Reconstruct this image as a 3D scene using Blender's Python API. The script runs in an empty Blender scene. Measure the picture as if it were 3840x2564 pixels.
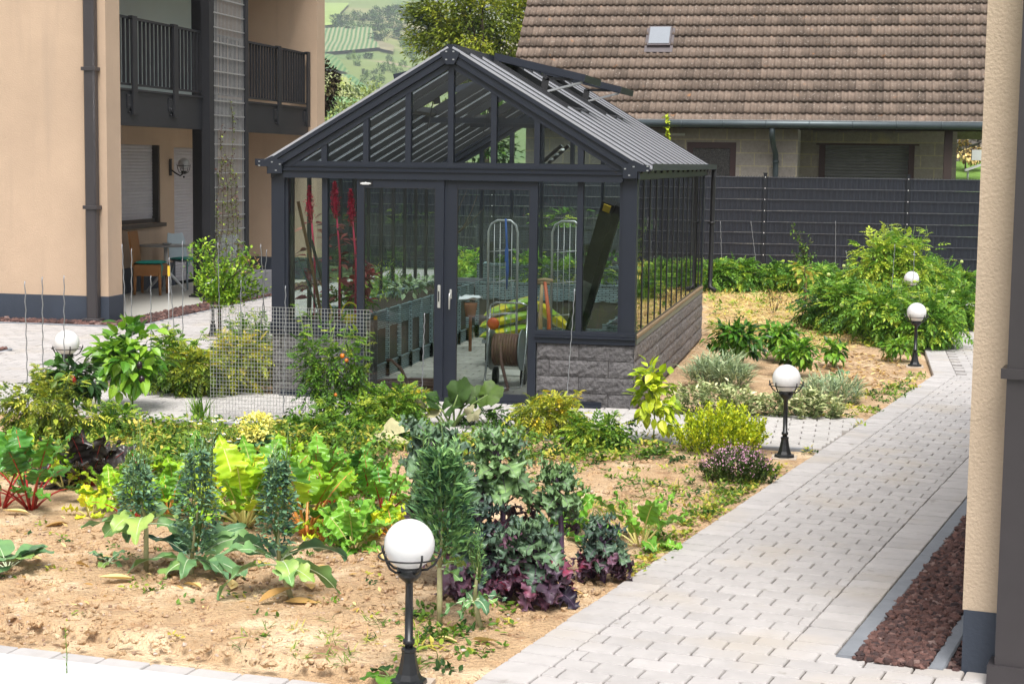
import bpy, math, random
import numpy as np
from mathutils import Vector, Matrix, noise
random.seed(7); rng=np.random.default_rng(11)
sc=bpy.context.scene; COL=sc.collection
R=math.radians; PI=math.pi
# ------------------------------------------------------------------ camera
CAM=np.array([5.64,-15.8954,2.3454]); YAW,PIT,ROL,FF=-0.2,0.1055,0.0128,6368.7
fw=np.array([math.sin(YAW)*math.cos(PIT),math.cos(YAW)*math.cos(PIT),-math.sin(PIT)])
r0=np.array([math.cos(YAW),-math.sin(YAW),0.]); u0=np.cross(r0,fw)
rt=math.cos(ROL)*r0+math.sin(ROL)*u0; up=-math.sin(ROL)*r0+math.cos(ROL)*u0
cd=bpy.data.cameras.new('camera'); cam=bpy.data.objects.new('camera',cd); COL.objects.link(cam)
cam.matrix_world=Matrix(((rt[0],up[0],-fw[0],CAM[0]),(rt[1],up[1],-fw[1],CAM[1]),(rt[2],up[2],-fw[2],CAM[2]),(0,0,0,1)))
cd.lens=59.706; cd.sensor_width=36; cd.clip_end=6000; cd.clip_start=.1
sc.camera=cam
# ------------------------------------------------------------------ light
SUN_EL,SUN_AZ=R(60),R(162)      # azimuth of the sun, clockwise from +y: light comes from the right and slightly from behind the camera
w=bpy.data.worlds.new('World'); sc.world=w; w.use_nodes=True
nt=w.node_tree; bg=nt.nodes['Background']
sky=nt.nodes.new('ShaderNodeTexSky'); sky.sky_type='NISHITA'; sky.sun_disc=False
sky.sun_elevation=SUN_EL; sky.sun_rotation=SUN_AZ; sky.dust_density=4.5; sky.air_density=1.2
hs_=nt.nodes.new('ShaderNodeHueSaturation'); hs_.inputs['Saturation'].default_value=.22
nt.links.new(sky.outputs[0],hs_.inputs['Color']); nt.links.new(hs_.outputs[0],bg.inputs[0]); bg.inputs[1].default_value=.115
sd=bpy.data.lights.new('sun','SUN'); sd.energy=1.9; sd.angle=R(24); sd.color=(1,.96,.9)
so=bpy.data.objects.new('sun',sd); COL.objects.link(so)
sdir=Vector((math.sin(SUN_AZ)*math.cos(SUN_EL),math.cos(SUN_AZ)*math.cos(SUN_EL),math.sin(SUN_EL)))
so.rotation_euler=sdir.to_track_quat('Z','Y').to_euler()
sc.view_settings.view_transform='Standard'; sc.view_settings.look='None'; sc.view_settings.exposure=.9; sc.view_settings.gamma=1
sc.view_settings.use_curve_mapping=False
sc.render.engine='CYCLES'
sc.cycles.transparent_max_bounces=24; sc.cycles.max_bounces=10; sc.cycles.volume_bounces=0
# ------------------------------------------------------------------ helpers
SC=3840/2348.
def ray(x,y):                    # x,y: place in the 2348 px wide view, used only to find real places on the ground or on a wall
    u=(x*SC-1920)/FF; v=-(y*SC-1282)/FF
    return rt*u+up*v+fw
def G(x,y,z=0.):
    d=ray(x,y); t=(z-CAM[2])/d[2]; return CAM+t*d
def PY(x,y,Y):
    d=ray(x,y); t=(Y-CAM[1])/d[1]; return CAM+t*d
def PX(x,y,X):
    d=ray(x,y); t=(X-CAM[0])/d[0]; return CAM+t*d
def px(n,p): return n*SC/FF*float(np.dot(np.array(p)-CAM,fw))     # n view px at the depth of p, in metres

def tag(o,label=None,cat=None,group=None,kind=None):
    if label: o['label']=label
    if cat: o['category']=cat
    if group: o['group']=group
    if kind: o['kind']=kind
    return o
def thing(name,label,cat,loc=(0,0,0),group=None,rz=0):
    o=bpy.data.objects.new(name,None); COL.objects.link(o); o.location=[float(a) for a in loc]; o.rotation_euler=(0,0,rz); o.empty_display_size=.1
    return tag(o,label,cat,group)
def copy_tree(o,parent=None):
    c=o.copy(); COL.objects.link(c)
    if parent is not None: c.parent=parent
    for ch in [k for k in bpy.data.objects if k.parent is o]: copy_tree(ch,c)
    return c
class MB:
    def __init__(s): s.v=[];s.l=[];s.n=[];s.m=[];s.t=[];s.sm=[];s.c=0
    def add(s,v,f,mat=0,tint=.5,smooth=False):
        v=np.asarray(v,float).reshape(-1,3)
        if isinstance(f,tuple) and isinstance(f[0],np.ndarray) and len(f)==2: L,Nn=f
        else:
            L=np.fromiter((i for a in f for i in a),dtype=np.int64); Nn=np.array([len(a) for a in f])
        s.v.append(v); s.l.append(L+s.c); s.n.append(Nn); s.m.append(np.full(len(Nn),mat) if np.isscalar(mat) else np.asarray(mat)); s.sm.append(np.full(len(Nn),smooth))
        t=np.asarray(tint,float); s.t.append(np.full(len(v),float(t)) if t.ndim==0 else t); s.c+=len(v)
    def inst(s,T,M,P,tint=.5,mat=0,smooth=False):
        tv,tf=T; M=np.asarray(M);P=np.asarray(P); N=len(P); k=len(tv)
        if N==0: return
        V=(np.einsum('nij,kj->nki',M,tv)+P[:,None,:]).reshape(-1,3)
        L=np.fromiter((i for a in tf for i in a),dtype=np.int64); Nn=np.array([len(a) for a in tf])
        LL=(L[None]+(np.arange(N)*k)[:,None]).reshape(-1)
        tt=np.asarray(tint,float); tt=np.full(N,float(tt)) if tt.ndim==0 else tt
        s.add(V,(LL,np.tile(Nn,N)),mat,np.repeat(tt,k),smooth)
    def box(s,a,b,mat=0,tint=.5):
        x0,y0,z0=a;x1,y1,z1=b
        if x0>x1:x0,x1=x1,x0
        if y0>y1:y0,y1=y1,y0
        if z0>z1:z0,z1=z1,z0
        s.add([(x0,y0,z0),(x1,y0,z0),(x1,y1,z0),(x0,y1,z0),(x0,y0,z1),(x1,y0,z1),(x1,y1,z1),(x0,y1,z1)],
              [(0,3,2,1),(4,5,6,7),(0,1,5,4),(1,2,6,5),(2,3,7,6),(3,0,4,7)],mat,tint)
    def cbox(s,a,b,c=.008,mat=0,tint=.5):       # box with chamfered vertical and top edges
        x0,y0,z0=a;x1,y1,z1=b
        ring=lambda d,z:[(x0+d+c,y0+d,z),(x1-d-c,y0+d,z),(x1-d,y0+d+c,z),(x1-d,y1-d-c,z),(x1-d-c,y1-d,z),(x0+d+c,y1-d,z),(x0+d,y1-d-c,z),(x0+d,y0+d+c,z)]
        v=ring(0,z0)+ring(0,z1-c)+ring(c,z1); f=[tuple(range(7,-1,-1)),tuple(range(16,24))]
        for k in (0,8):
            for i in range(8): j=(i+1)%8; f.append((k+i,k+j,k+8+j,k+8+i))
        s.add(v,f,mat,tint)
    def beam(s,p,q,wd,h,upv=(0,0,1),mat=0,tint=.5):
        p=np.array(p,float);q=np.array(q,float);d=q-p;d/=np.linalg.norm(d)
        x=np.cross(d,upv); x/=np.linalg.norm(x)+1e-12; z=np.cross(x,d)
        a=x*wd/2;b=z*h/2
        s.add([p-a-b,p+a-b,p+a+b,p-a+b,q-a-b,q+a-b,q+a+b,q-a+b],[(0,1,2,3),(7,6,5,4),(0,4,5,1),(1,5,6,2),(2,6,7,3),(3,7,4,0)],mat,tint)
    def tube(s,pts,r,n=8,mat=0,tint=.5,smooth=True,cap=True):
        pts=np.array(pts,float);k=len(pts); r=np.full(k,float(r)) if np.isscalar(r) else np.array(r,float)
        T=np.gradient(pts,axis=0); T/=np.linalg.norm(T,axis=1)[:,None]+1e-12
        a=np.array([0,0,1.]) if abs(T[0][2])<.9 else np.array([1.,0,0])
        X=np.cross(T[0],a);X/=np.linalg.norm(X); V=[]
        for i in range(k):
            X=X-T[i]*np.dot(X,T[i]);X/=np.linalg.norm(X)+1e-12;Yv=np.cross(T[i],X)
            an=np.arange(n)*2*PI/n
            V.append(pts[i]+r[i]*(np.cos(an)[:,None]*X+np.sin(an)[:,None]*Yv))
        f=[]
        for i in range(k-1):
            for j in range(n): q=(j+1)%n; f.append((i*n+j,i*n+q,(i+1)*n+q,(i+1)*n+j))
        if cap: f.append(tuple(range(n-1,-1,-1))); f.append(tuple((k-1)*n+j for j in range(n)))
        s.add(np.concatenate(V),f,mat,tint,smooth)
    def lathe(s,prof,c=(0,0,0),n=16,mat=0,tint=.5,smooth=True,rot=0):
        V=[];f=[]
        for r,z in prof:
            for j in range(n): a=2*PI*j/n+rot; V.append((c[0]+r*math.cos(a),c[1]+r*math.sin(a),c[2]+z))
        for i in range(len(prof)-1):
            for j in range(n): q=(j+1)%n; f.append((i*n+j,i*n+q,(i+1)*n+q,(i+1)*n+j))
        f.append(tuple(range(n-1,-1,-1))); k=(len(prof)-1)*n; f.append(tuple(k+j for j in range(n)))
        s.add(V,f,mat,tint,smooth)
    def sphere(s,c,r,n=24,m=14,mat=0,tint=.5,sq=(1,1,1)):
        prof=[(max(1e-4,r*math.sin(PI*i/m)),-r*math.cos(PI*i/m)) for i in range(m+1)]
        t=MB(); t.lathe(prof,(0,0,0),n); v=t.v[0]*np.array(sq)+np.array(c)
        s.add(v,(t.l[0],t.n[0]),mat,tint,True)
    def grid(s,P,mat=0,tint=.5,smooth=True):      # P: (a,b,3)
        a,b=P.shape[:2]; i=np.arange(a-1)[:,None]*b+np.arange(b-1)[None]
        q=np.stack([i,i+1,i+b+1,i+b],-1).reshape(-1)
        s.add(P.reshape(-1,3),(q,np.full((a-1)*(b-1),4)),mat,tint,smooth)
    def build(s,name,mats,parent=None,loc=None,kind=None,label=None):
        V=np.concatenate(s.v); L=np.concatenate(s.l);Nn=np.concatenate(s.n);Mi=np.concatenate(s.m);T=np.concatenate(s.t);S=np.concatenate(s.sm)
        off=np.zeros(3)
        if parent is not None:
            o_=parent
            while o_ is not None: off=off+np.array(o_.location); o_=o_.parent
        if loc is not None: off=off+np.array([float(a) for a in loc])
        V=V-off
        me=bpy.data.meshes.new(name); me.vertices.add(len(V)); me.vertices.foreach_set('co',V.astype(np.float32).reshape(-1))
        me.loops.add(len(L)); me.loops.foreach_set('vertex_index',L.astype(np.int32))
        me.polygons.add(len(Nn)); st=np.concatenate([[0],np.cumsum(Nn)[:-1]]); me.polygons.foreach_set('loop_start',st.astype(np.int32))
        me.polygons.foreach_set('material_index',Mi.astype(np.int32)); me.polygons.foreach_set('use_smooth',S)
        at=me.attributes.new('tint','FLOAT','POINT'); at.data.foreach_set('value',T.astype(np.float32))
        me.update(calc_edges=True); me.validate()
        for m in (mats if isinstance(mats,(list,tuple)) else [mats]): me.materials.append(m)
        o=bpy.data.objects.new(name,me); COL.objects.link(o)
        if parent is not None: o.parent=parent
        if loc is not None: o.location=[float(a) for a in loc]
        if kind: o['kind']=kind
        if label: o['label']=label
        return o
# ------------------------------------------------------------------ materials
def M(name,col,rough=.6,metal=0,var=.12,ns=6.,bump=0.,bs=40.,ramp=None,tintvar=0.,spec=.5,transl=0.,coord='Object',extra=None):
    m=bpy.data.materials.new(name); m.use_nodes=True; n=m.node_tree; b=n.nodes['Principled BSDF']; lk=n.links.new
    b.inputs['Roughness'].default_value=rough; b.inputs['Metallic'].default_value=metal; b.inputs['Specular IOR Level'].default_value=spec
    tc=n.nodes.new('ShaderNodeTexCoord'); co=tc.outputs[coord]
    out=None
    if ramp:
        at=n.nodes.new('ShaderNodeAttribute'); at.attribute_name='tint'
        cr=n.nodes.new('ShaderNodeValToRGB'); e=cr.color_ramp.elements
        while len(e)<len(ramp): e.new(.5)
        for i,(p,c) in enumerate(ramp): e[i].position=p; e[i].color=(*c,1)
        lk(at.outputs['Fac'],cr.inputs[0]); out=cr.outputs[0]
    else:
        rg=n.nodes.new('ShaderNodeRGB'); rg.outputs[0].default_value=(*col,1); out=rg.outputs[0]
        if tintvar:
            at=n.nodes.new('ShaderNodeAttribute'); at.attribute_name='tint'
            mr=n.nodes.new('ShaderNodeMapRange'); mr.inputs[3].default_value=1-tintvar; mr.inputs[4].default_value=1+tintvar; lk(at.outputs['Fac'],mr.inputs[0])
            mx=n.nodes.new('ShaderNodeVectorMath'); mx.operation='SCALE'; lk(out,mx.inputs[0]); lk(mr.outputs[0],mx.inputs[3]); out=mx.outputs[0]
    if var:
        nz=n.nodes.new('ShaderNodeTexNoise'); nz.inputs['Scale'].default_value=ns; nz.inputs['Detail'].default_value=5; nz.inputs['Roughness'].default_value=.65; lk(co,nz.inputs[0])
        mr=n.nodes.new('ShaderNodeMapRange'); mr.inputs[1].default_value=.3; mr.inputs[2].default_value=.7; mr.inputs[3].default_value=1-var; mr.inputs[4].default_value=1+var; lk(nz.outputs[0],mr.inputs[0])
        mx=n.nodes.new('ShaderNodeVectorMath'); mx.operation='SCALE'; lk(out,mx.inputs[0]); lk(mr.outputs[0],mx.inputs[3]); out=mx.outputs[0]
    if extra: out=extra(n,out,co,b)
    lk(out,b.inputs['Base Color'])
    if bump:
        nb=n.nodes.new('ShaderNodeTexNoise'); nb.inputs['Scale'].default_value=bs; nb.inputs['Detail'].default_value=4; lk(co,nb.inputs[0])
        bp=n.nodes.new('ShaderNodeBump'); bp.inputs['Strength'].default_value=1; bp.inputs['Distance'].default_value=bump; lk(nb.outputs[0],bp.inputs['Height']); lk(bp.outputs[0],b.inputs['Normal'])
    if transl:
        tr=n.nodes.new('ShaderNodeBsdfTranslucent'); lk(out,tr.inputs[0]); ms=n.nodes.new('ShaderNodeMixShader'); ms.inputs[0].default_value=transl
        lk(b.outputs[0],ms.inputs[1]); lk(tr.outputs[0],ms.inputs[2]); lk(ms.outputs[0],n.nodes['Material Output'].inputs[0])
    return m
def mixc(n,a,b,fac):
    x=n.nodes.new('ShaderNodeMix'); x.data_type='RGBA'; n.links.new(fac,x.inputs[0])
    for s_,i in ((a,6),(b,7)):
        if isinstance(s_,tuple): x.inputs[i].default_value=(*s_,1)
        else: n.links.new(s_,x.inputs[i])
    return x.outputs[2]
def thr(n,co,scale,lo,hi,detail=4,dist=0.,voro=False):
    t=n.nodes.new('ShaderNodeTexNoise'); t.inputs['Scale'].default_value=scale; t.inputs['Detail'].default_value=detail; t.inputs['Distortion'].default_value=dist
    n.links.new(co,t.inputs[0]); r=n.nodes.new('ShaderNodeMapRange'); r.inputs[1].default_value=lo; r.inputs[2].default_value=hi; n.links.new(t.outputs[0],r.inputs[0]); return r.outputs[0]
def glass(name,tint,rough=0.,ior=1.5,boost=1.):
    m=bpy.data.materials.new(name); m.use_nodes=True; n=m.node_tree; n.nodes.remove(n.nodes['Principled BSDF']); lk=n.links.new
    t=n.nodes.new('ShaderNodeBsdfTransparent'); t.inputs[0].default_value=(*tint,1)
    g=n.nodes.new('ShaderNodeBsdfGlossy'); g.inputs['Roughness'].default_value=rough
    f=n.nodes.new('ShaderNodeFresnel'); f.inputs[0].default_value=ior
    mu=n.nodes.new('ShaderNodeMath'); mu.operation='MULTIPLY'; mu.use_clamp=True; mu.inputs[1].default_value=boost; lk(f.outputs[0],mu.inputs[0])
    tc=n.nodes.new('ShaderNodeTexCoord'); nz=n.nodes.new('ShaderNodeTexNoise'); nz.inputs['Scale'].default_value=1.3; lk(tc.outputs['Object'],nz.inputs[0])
    bp=n.nodes.new('ShaderNodeBump'); bp.inputs['Distance'].default_value=.004; lk(nz.outputs[0],bp.inputs['Height']); lk(bp.outputs[0],g.inputs['Normal'])
    x=n.nodes.new('ShaderNodeMixShader'); df=n.nodes.new('ShaderNodeBsdfDiffuse'); df.inputs[0].default_value=(.6,.63,.64,1); nd=n.nodes.new('ShaderNodeTexNoise'); nd.inputs['Scale'].default_value=2.2; nd.inputs['Detail'].default_value=6; lk(tc.outputs['Object'],nd.inputs[0])
    md=n.nodes.new('ShaderNodeMapRange'); md.inputs[1].default_value=.5; md.inputs[2].default_value=.8; md.inputs[3].default_value=.0; md.inputs[4].default_value=.02; lk(nd.outputs[0],md.inputs[0]); xd=n.nodes.new('ShaderNodeMixShader'); lk(md.outputs[0],xd.inputs[0]); lk(t.outputs[0],xd.inputs[1]); lk(df.outputs[0],xd.inputs[2])
    lk(mu.outputs[0],x.inputs[0]); lk(xd.outputs[0],x.inputs[1]); lk(g.outputs[0],x.inputs[2]); lk(x.outputs[0],n.nodes['Material Output'].inputs[0])
    return m
ANTH=(.013,.017,.028)
m_alu=M('anthracite_aluminium',ANTH,.45,0,.08,3,spec=.4)
m_alu_lt=M('weathered_grey_aluminium',(.22,.23,.25),.35,.3,.1,4)
m_edge=M('bare_aluminium_edge',(.5,.51,.53),.3,.8,.05)
m_rubber=M('black_rubber',(.012,.012,.014),.5)
m_glass=glass('greenhouse_glass',(.82,.90,.88),0,1.5,1.35)
m_roofglass=glass('roof_panel_glass',(.62,.67,.68),.12,1.5,2.2)
m_white=M('white_paint',(.75,.76,.77),.4,0,.04)
def plaster_x(n,o,co,b):
    mp=n.nodes.new('ShaderNodeMapping'); mp.inputs['Scale'].default_value=(2.2,2.2,.18); n.links.new(co,mp.inputs[0])
    o=mixc(n,o,(.40,.30,.22),thr(n,mp.outputs[0],2.4,.56,.82,5)); return mixc(n,o,(.30,.24,.19),thr(n,co,.6,.62,.9))
m_plaster=M('beige_plaster',(.455,.335,.24),.85,0,.07,.9,bump=.004,bs=60,extra=plaster_x)
m_plaster_r=M('beige_plaster_pillar',(.47,.37,.27),.85,0,.06,1.5,bump=.006,bs=70)
m_plinth=M('dark_blue_grey_plinth',(.030,.040,.060),.6,0,.12,3,bump=.003,bs=50)
m_pipe=M('brown_grey_downpipe',(.048,.043,.046),.4,.2,.08,3)
m_dark=M('dark_balcony_steel',(.016,.017,.021),.5,.1,.12,3)
m_shut=M('light_grey_shutter',(.46,.45,.48),.5,0,.05)
m_bronze=M('dark_brown_window_frame',(.045,.038,.032),.45)
m_stake=M('dull_steel_stake',(.27,.28,.30),.45,.4,.2,30)
m_frost=M('frosted_glass_panel',(.42,.50,.50),.3,0,.05,1)
m_steel=M('galvanised_steel',(.50,.51,.52),.35,.6,.12,20)
m_black=M('black_lamp_metal',(.010,.011,.013),.35,0,.1,30)
m_globe=M('opal_white_glass',(.86,.86,.87),.18,0,0,transl=.25)
def pav_x(n,o,co,b):
    return mixc(n,mixc(n,o,(.42,.37,.31),thr(n,co,1.6,.52,.85,6)),(.24,.22,.19),thr(n,co,7,.68,.76,3))
m_paver=M('grey_concrete_pavers',(.405,.385,.378),.8,0,.08,9,bump=.001,bs=160,tintvar=.09,extra=pav_x)
m_paver2=M('pale_concrete_pavers',(.44,.42,.405),.8,0,.10,9,bump=.002,bs=160,tintvar=.08)
m_joint=M('dark_paving_joint',(.09,.08,.07),.95,0,.2,30)
m_kerb=M('blue_grey_kerb',(.20,.215,.24),.7,0,.1,12,bump=.002,bs=120)
m_slab=M('pale_patio_slab',(.48,.47,.43),.7,0,.05,4)
m_lava=M('red_brown_lava_stone',(.13,.07,.06),.9,0,.25,30,bump=.006,bs=90,ramp=[(0,(.030,.020,.022)),(.35,(.085,.042,.036)),(.75,(.15,.075,.062)),(1,(.26,.19,.17))])
def soil_x(n,o,co,b):
    a=mixc(n,o,(.72,.55,.36),thr(n,co,2.2,.50,.68,6,.4))
    a=mixc(n,a,(.30,.155,.075),thr(n,co,4.5,.58,.78,8,.6))
    a=mixc(n,a,(.16,.085,.045),thr(n,co,26,.64,.74,4,1.0))
    a=mixc(n,a,(.30,.17,.09),thr(n,co,11,.61,.72,8,1.5))
    a=mixc(n,a,(.10,.055,.03),thr(n,co,48,.66,.72,3,.6))
    return mixc(n,a,(.66,.58,.48),thr(n,co,60,.70,.76,2))
m_soil=M('sandy_garden_soil',(.50,.335,.19),.95,0,.16,5,bump=.035,bs=45,extra=soil_x)
m_groundfar=M('grass_and_soil',(.08,.11,.035),.95,0,.3,.3)
def block_x(n,o,co,b): return mixc(n,o,(.26,.18,.12),thr(n,co,1.2,.66,.9,5))
m_block=M('split_face_concrete_block',(.105,.100,.103),.95,0,.35,30,bump=.03,bs=22,tintvar=.12)
m_block_side=M('split_face_block_weathered',(.16,.145,.14),.95,0,.35,30,bump=.03,bs=22,tintvar=.1,extra=block_x)
m_mortar=M('dark_block_joint',(.035,.033,.033),.95)
m_wood=M('timber',(.22,.11,.045),.6,0,.2,18)
m_woodlt=M('pale_timber',(.36,.25,.13),.6,0,.15,18)
m_sillb=M('tan_sill_board',(.27,.19,.11),.7,0,.2,10)
m_fence=M('anthracite_privacy_strip',(.012,.016,.027),.5,0,.15,2.5)
m_fencewire=M('anthracite_fence_wire',(.007,.009,.014),.4)
# ------------------------------------------------------------------ ground, paths, lava beds
U=np.array([.1997,.9799]); V=np.array([.9799,-.1997]); PL0=np.array([4.03,-8.6])
PW=1.385
def st(x,y): d=np.stack([np.asarray(x)-PL0[0],np.asarray(y)-PL0[1]],-1); return d@U,d@V
def pave_mask(x,y):
    x=np.asarray(x,float);y=np.asarray(y,float); s,t=st(x,y)
    m=(t>0)&(t<6)&(s<12.6)
    m|=(x>6.5)&(y>3.4)&(y<19)
    m|=(y>-1.85)&(y<0)&(x>-9)&(x<5.65)
    m|=(y>=-.3)&(y<5.95)&(x<-2.05)&(x>-14)
    m|=(y>=5.0)&(y<30)&(x<0)&(x>-4.2)
    m|=(x>0)&(x<3.6)&(y>=0)&(y<7.07)
    m|=(y<-.9)&(x<-1.35)&(x>-14)&(y>-2.6)&(x<-2.2)
    m|=(s<-.05)&(s>-5)&(t<.2)
    return m
g=MB(); g.add([(-3000,-60,-.09),(3000,-60,-.09),(3000,3000,-.09),(-3000,3000,-.09)],[(0,1,2,3)]); g.build('ground',m_groundfar,kind='structure')
def fbm(x,y,f,o=4,seed=0.):
    r=np.zeros(x.shape)
    it=np.nditer(x,flags=['multi_index'])
    xs=x.ravel();ys=y.ravel();out=np.empty(len(xs))
    for i in range(len(xs)): out[i]=noise.fractal(Vector((xs[i]*f+seed,ys[i]*f,seed)),.9,2.1,o)
    return out.reshape(x.shape)
def soil_height(x,y):
    return .012*fbm(x,y,1.1,3,3.)+.010*fbm(x,y,5.,4,9.)
def soil_sheet(x0,x1,y0,y1,d,mb,amp=1.):
    xs=np.arange(x0,x1+d*.5,d); ys=np.arange(y0,y1+d*.5,d); X,Y=np.meshgrid(xs,ys,indexing='ij')
    h=.012+amp*soil_height(X,Y)
    if d<.06: 
        a=fbm(X,Y,14.,3,5.); h=h+.014*np.maximum(a-.15,0)*amp
    h=np.where(pave_mask(X,Y),-.045,h)
    P=np.stack([X,Y,h],-1); mb.grid(P.transpose(1,0,2))
s=MB(); soil_sheet(-2.6,6.0,-9.0,-2.0,.035,s)
soil_sheet(-2.6,6.7,-2.0,20.0,.11,s,1.2); soil_sheet(-9.,-2.6,-9.6,-.8,.2,s)
s.build('garden_soil',m_soil,kind='structure')
# paver template: rounded block
def paver_t(l,wd,c=.010,rc=.012,h=.05):
    def ring(d,z):
        a=l/2-d;b=wd/2-d;r=rc
        return [(-a+r,-b,z),(a-r,-b,z),(a,-b+r,z),(a,b-r,z),(a-r,b,z),(-a+r,b,z),(-a,b-r,z),(-a,-b+r,z)]
    v=ring(.002,-h)+ring(.002,-.007)+ring(c,0); f=[tuple(range(16,24))]
    for k in (0,8):
        for i in range(8): j=(i+1)%8; f.append((k+i,k+j,k+8+j,k+8+i))
    return np.array(v),f
def lay(mb,org,ud,vd,ls,ns_,l,wd,inside,z=.03,stag=.5,tb=.5,mat=0,jit=.0015):
    T=paver_t(l-.004,wd-.005,.005,.009); Ps=[];Ms=[]
    for i in range(ns_[0],ns_[1]):
        for j in range(ls[0],ls[1]):
            off=(i%2)*stag*l
            p=np.array(org)+np.array(ud)*(i+.5)*wd+np.array(vd)*((j+.5)*l+off)
            if inside(p[0],p[1]): Ps.append((p[0],p[1],z))
    Ps=np.array(Ps);n=len(Ps); Ps[:,2]+=rng.normal(0,jit,n)
    M0=np.array([[vd[0],ud[0],0],[vd[1],ud[1],0],[0,0,1]]); Mm=np.repeat(M0[None],n,0)
    Mm[:,2,0]=rng.normal(0,.006,n); Mm[:,2,1]=rng.normal(0,.006,n)
    mb.inst(T,Mm,Ps,np.clip(rng.normal(tb,.28,n),0,1),mat)
def lay_clip(mb,org,ud,vd,t0,t1,rows,l,wd,z=.03,tb=.5,cut=None):
    T=paver_t(l-.004,wd-.010,.006,.010); Ps=[];Ms=[]; org=np.array(org);ud=np.array(ud);vd=np.array(vd)
    for i in range(*rows):
        a=t0-((i%2)*.5+.18)*l
        while a<t1:
            b0=max(a,t0);b1=min(a+l,t1); a+=l
            if b1-b0<.05: continue
            c=org+ud*(i+.5)*wd+vd*(b0+b1)/2; sx=(b1-b0)/l
            if cut and not cut(c[0],c[1]): continue
            Ps.append((*c,z)); Ms.append([[vd[0]*sx,ud[0],0],[vd[1]*sx,ud[1],0],[0,0,1]])
    Ps=np.array(Ps);n=len(Ps); Ps[:,2]+=rng.normal(0,.0008,n); Mm=np.array(Ms); Mm[:,2,0]=rng.normal(0,.003,n); Mm[:,2,1]=rng.normal(0,.003,n)
    mb.inst(T,Mm,Ps,np.clip(rng.normal(tb,.22,n),0,1))
p=MB(); bw=.235
def in_main(x,y): s_,t_=st(x,y); return bw+.03<t_<PW-bw-.03 and s_<12.5
def in_near(x,y): s_,t_=st(x,y); return s_<.98 and t_>PW-.2
def in_bord(x,y): s_,t_=st(x,y); return s_<12.4 and (0<t_<bw)
def in_bordR(x,y): s_,t_=st(x,y); return s_<12.4 and (PW-bw<t_<PW)
lay_clip(p,PL0,U,V,bw,PW-bw,(7,82),.225,.152)
lay_clip(p,PL0,U,V,bw,6,(-34,7),.225,.152)
lay(p,PL0,U,V,(0,1),(-34,82),bw,.152,in_bord,tb=.75,stag=0)
lay(p,PL0+V*(PW-bw),U,V,(0,1),(7,82),bw,.152,in_bordR,tb=.7,stag=0)
lay(p,(6.55,3.55),(0,1),(1,0),(0,8),(0,100),.225,.152,lambda x,y: x>6.8 and x<8.2 and st(x,y)[0]>12.2)
lay(p,(6.52,3.6),(0,1),(1,0),(0,1),(0,100),.26,.152,lambda x,y:True,stag=0,tb=.8)
p.build('paved_path',m_paver,kind='structure')
p=MB(); j=MB()
# sheet under the pavers (joints)
def quad(mb,pts,z): mb.add([(a[0],a[1],z) for a in pts],[tuple(range(len(pts)))])
c_=lambda s_,t_: PL0+U*s_+V*t_
quad(j,[c_(-5,0.01),c_(-5,6),c_(1.0,6),c_(1.0,PW),c_(12.5,PW),c_(12.5,.01)],.016)
quad(j,[(6.53,3.6),(8.2,3.6),(8.2,19),(6.53,19)],.0155)
def in_front(x,y): return -1.82<y<-.06 and x>-9 and x<5.6 and st(x,y)[1]<-.1
for i in range(12):
    yy=-1.82+.152*(i+.5); xe=float((PL0+U*((yy-PL0[1])/U[1]))[0])-.02
    lay_clip(p,(0,-1.82+.152*i),(0,1),(1,0),-9.2,xe,(0,1),.235,.152,z=.03,tb=.6) if i%2==0 else lay_clip(p,(0,-1.82+.152*i),(0,1),(1,0),-9.08,xe,(0,1),.235,.152,z=.03,tb=.6)
quad(j,[(-9,-1.83),(5.33,-1.83),(5.69,-.04),(-9,-.04)],.0150)
p.build('greenhouse_forecourt',m_paver2,kind='structure')
p=MB()
def in_plaza(x,y):
    if y<-.0: return x<-2.1
    if x>-2.08: return y>5.1 and x<-.05
    if y>5.75: return x>-4.05
    return not(-5.6<x<-4.3 and 1.3<y<2.8)
lay(p,(-13,-.02),(0,1),(1,0),(0,56),(0,125),.235,.155,in_plaza,tb=.5)
p.build('courtyard_paving',m_paver,kind='structure')
quad(j,[(-13,-.04),(-2.06,-.04),(-2.06,5.1),(-.02,5.1),(-.02,19.3),(-4.08,19.3),(-4.08,5.85),(-13,5.85)],.0145)
j.build('paving_joint',m_joint,kind='structure')
# soldier-course strip and pale slab along the bottom left
p=MB(); org=np.array([3.12,-8.83]); dd=np.array([-.993,.118]); nn=np.array([.118,.993])
lay(p,org-nn*.13-dd*.8,nn,dd,(0,24),(0,1),.235,.15,lambda x,y: st(x,y)[1]<.02,tb=.8)
p.build('bed_edging_strip',m_paver,kind='structure')
p=MB(); a=org-nn*.14-dd*.75; b=a+dd*7; p.add([(*q,z) for z in (-.05,.045) for q in (a,b,b-nn*.5,a-nn*.5)],[(0,1,2,3),(7,6,5,4),(0,4,5,1),(1,5,6,2),(2,6,7,3),(3,7,4,0)])
p.build('pale_concrete_kerb',M('white_concrete',(.60,.61,.62),.8,0,.05,8),kind='structure')
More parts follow.
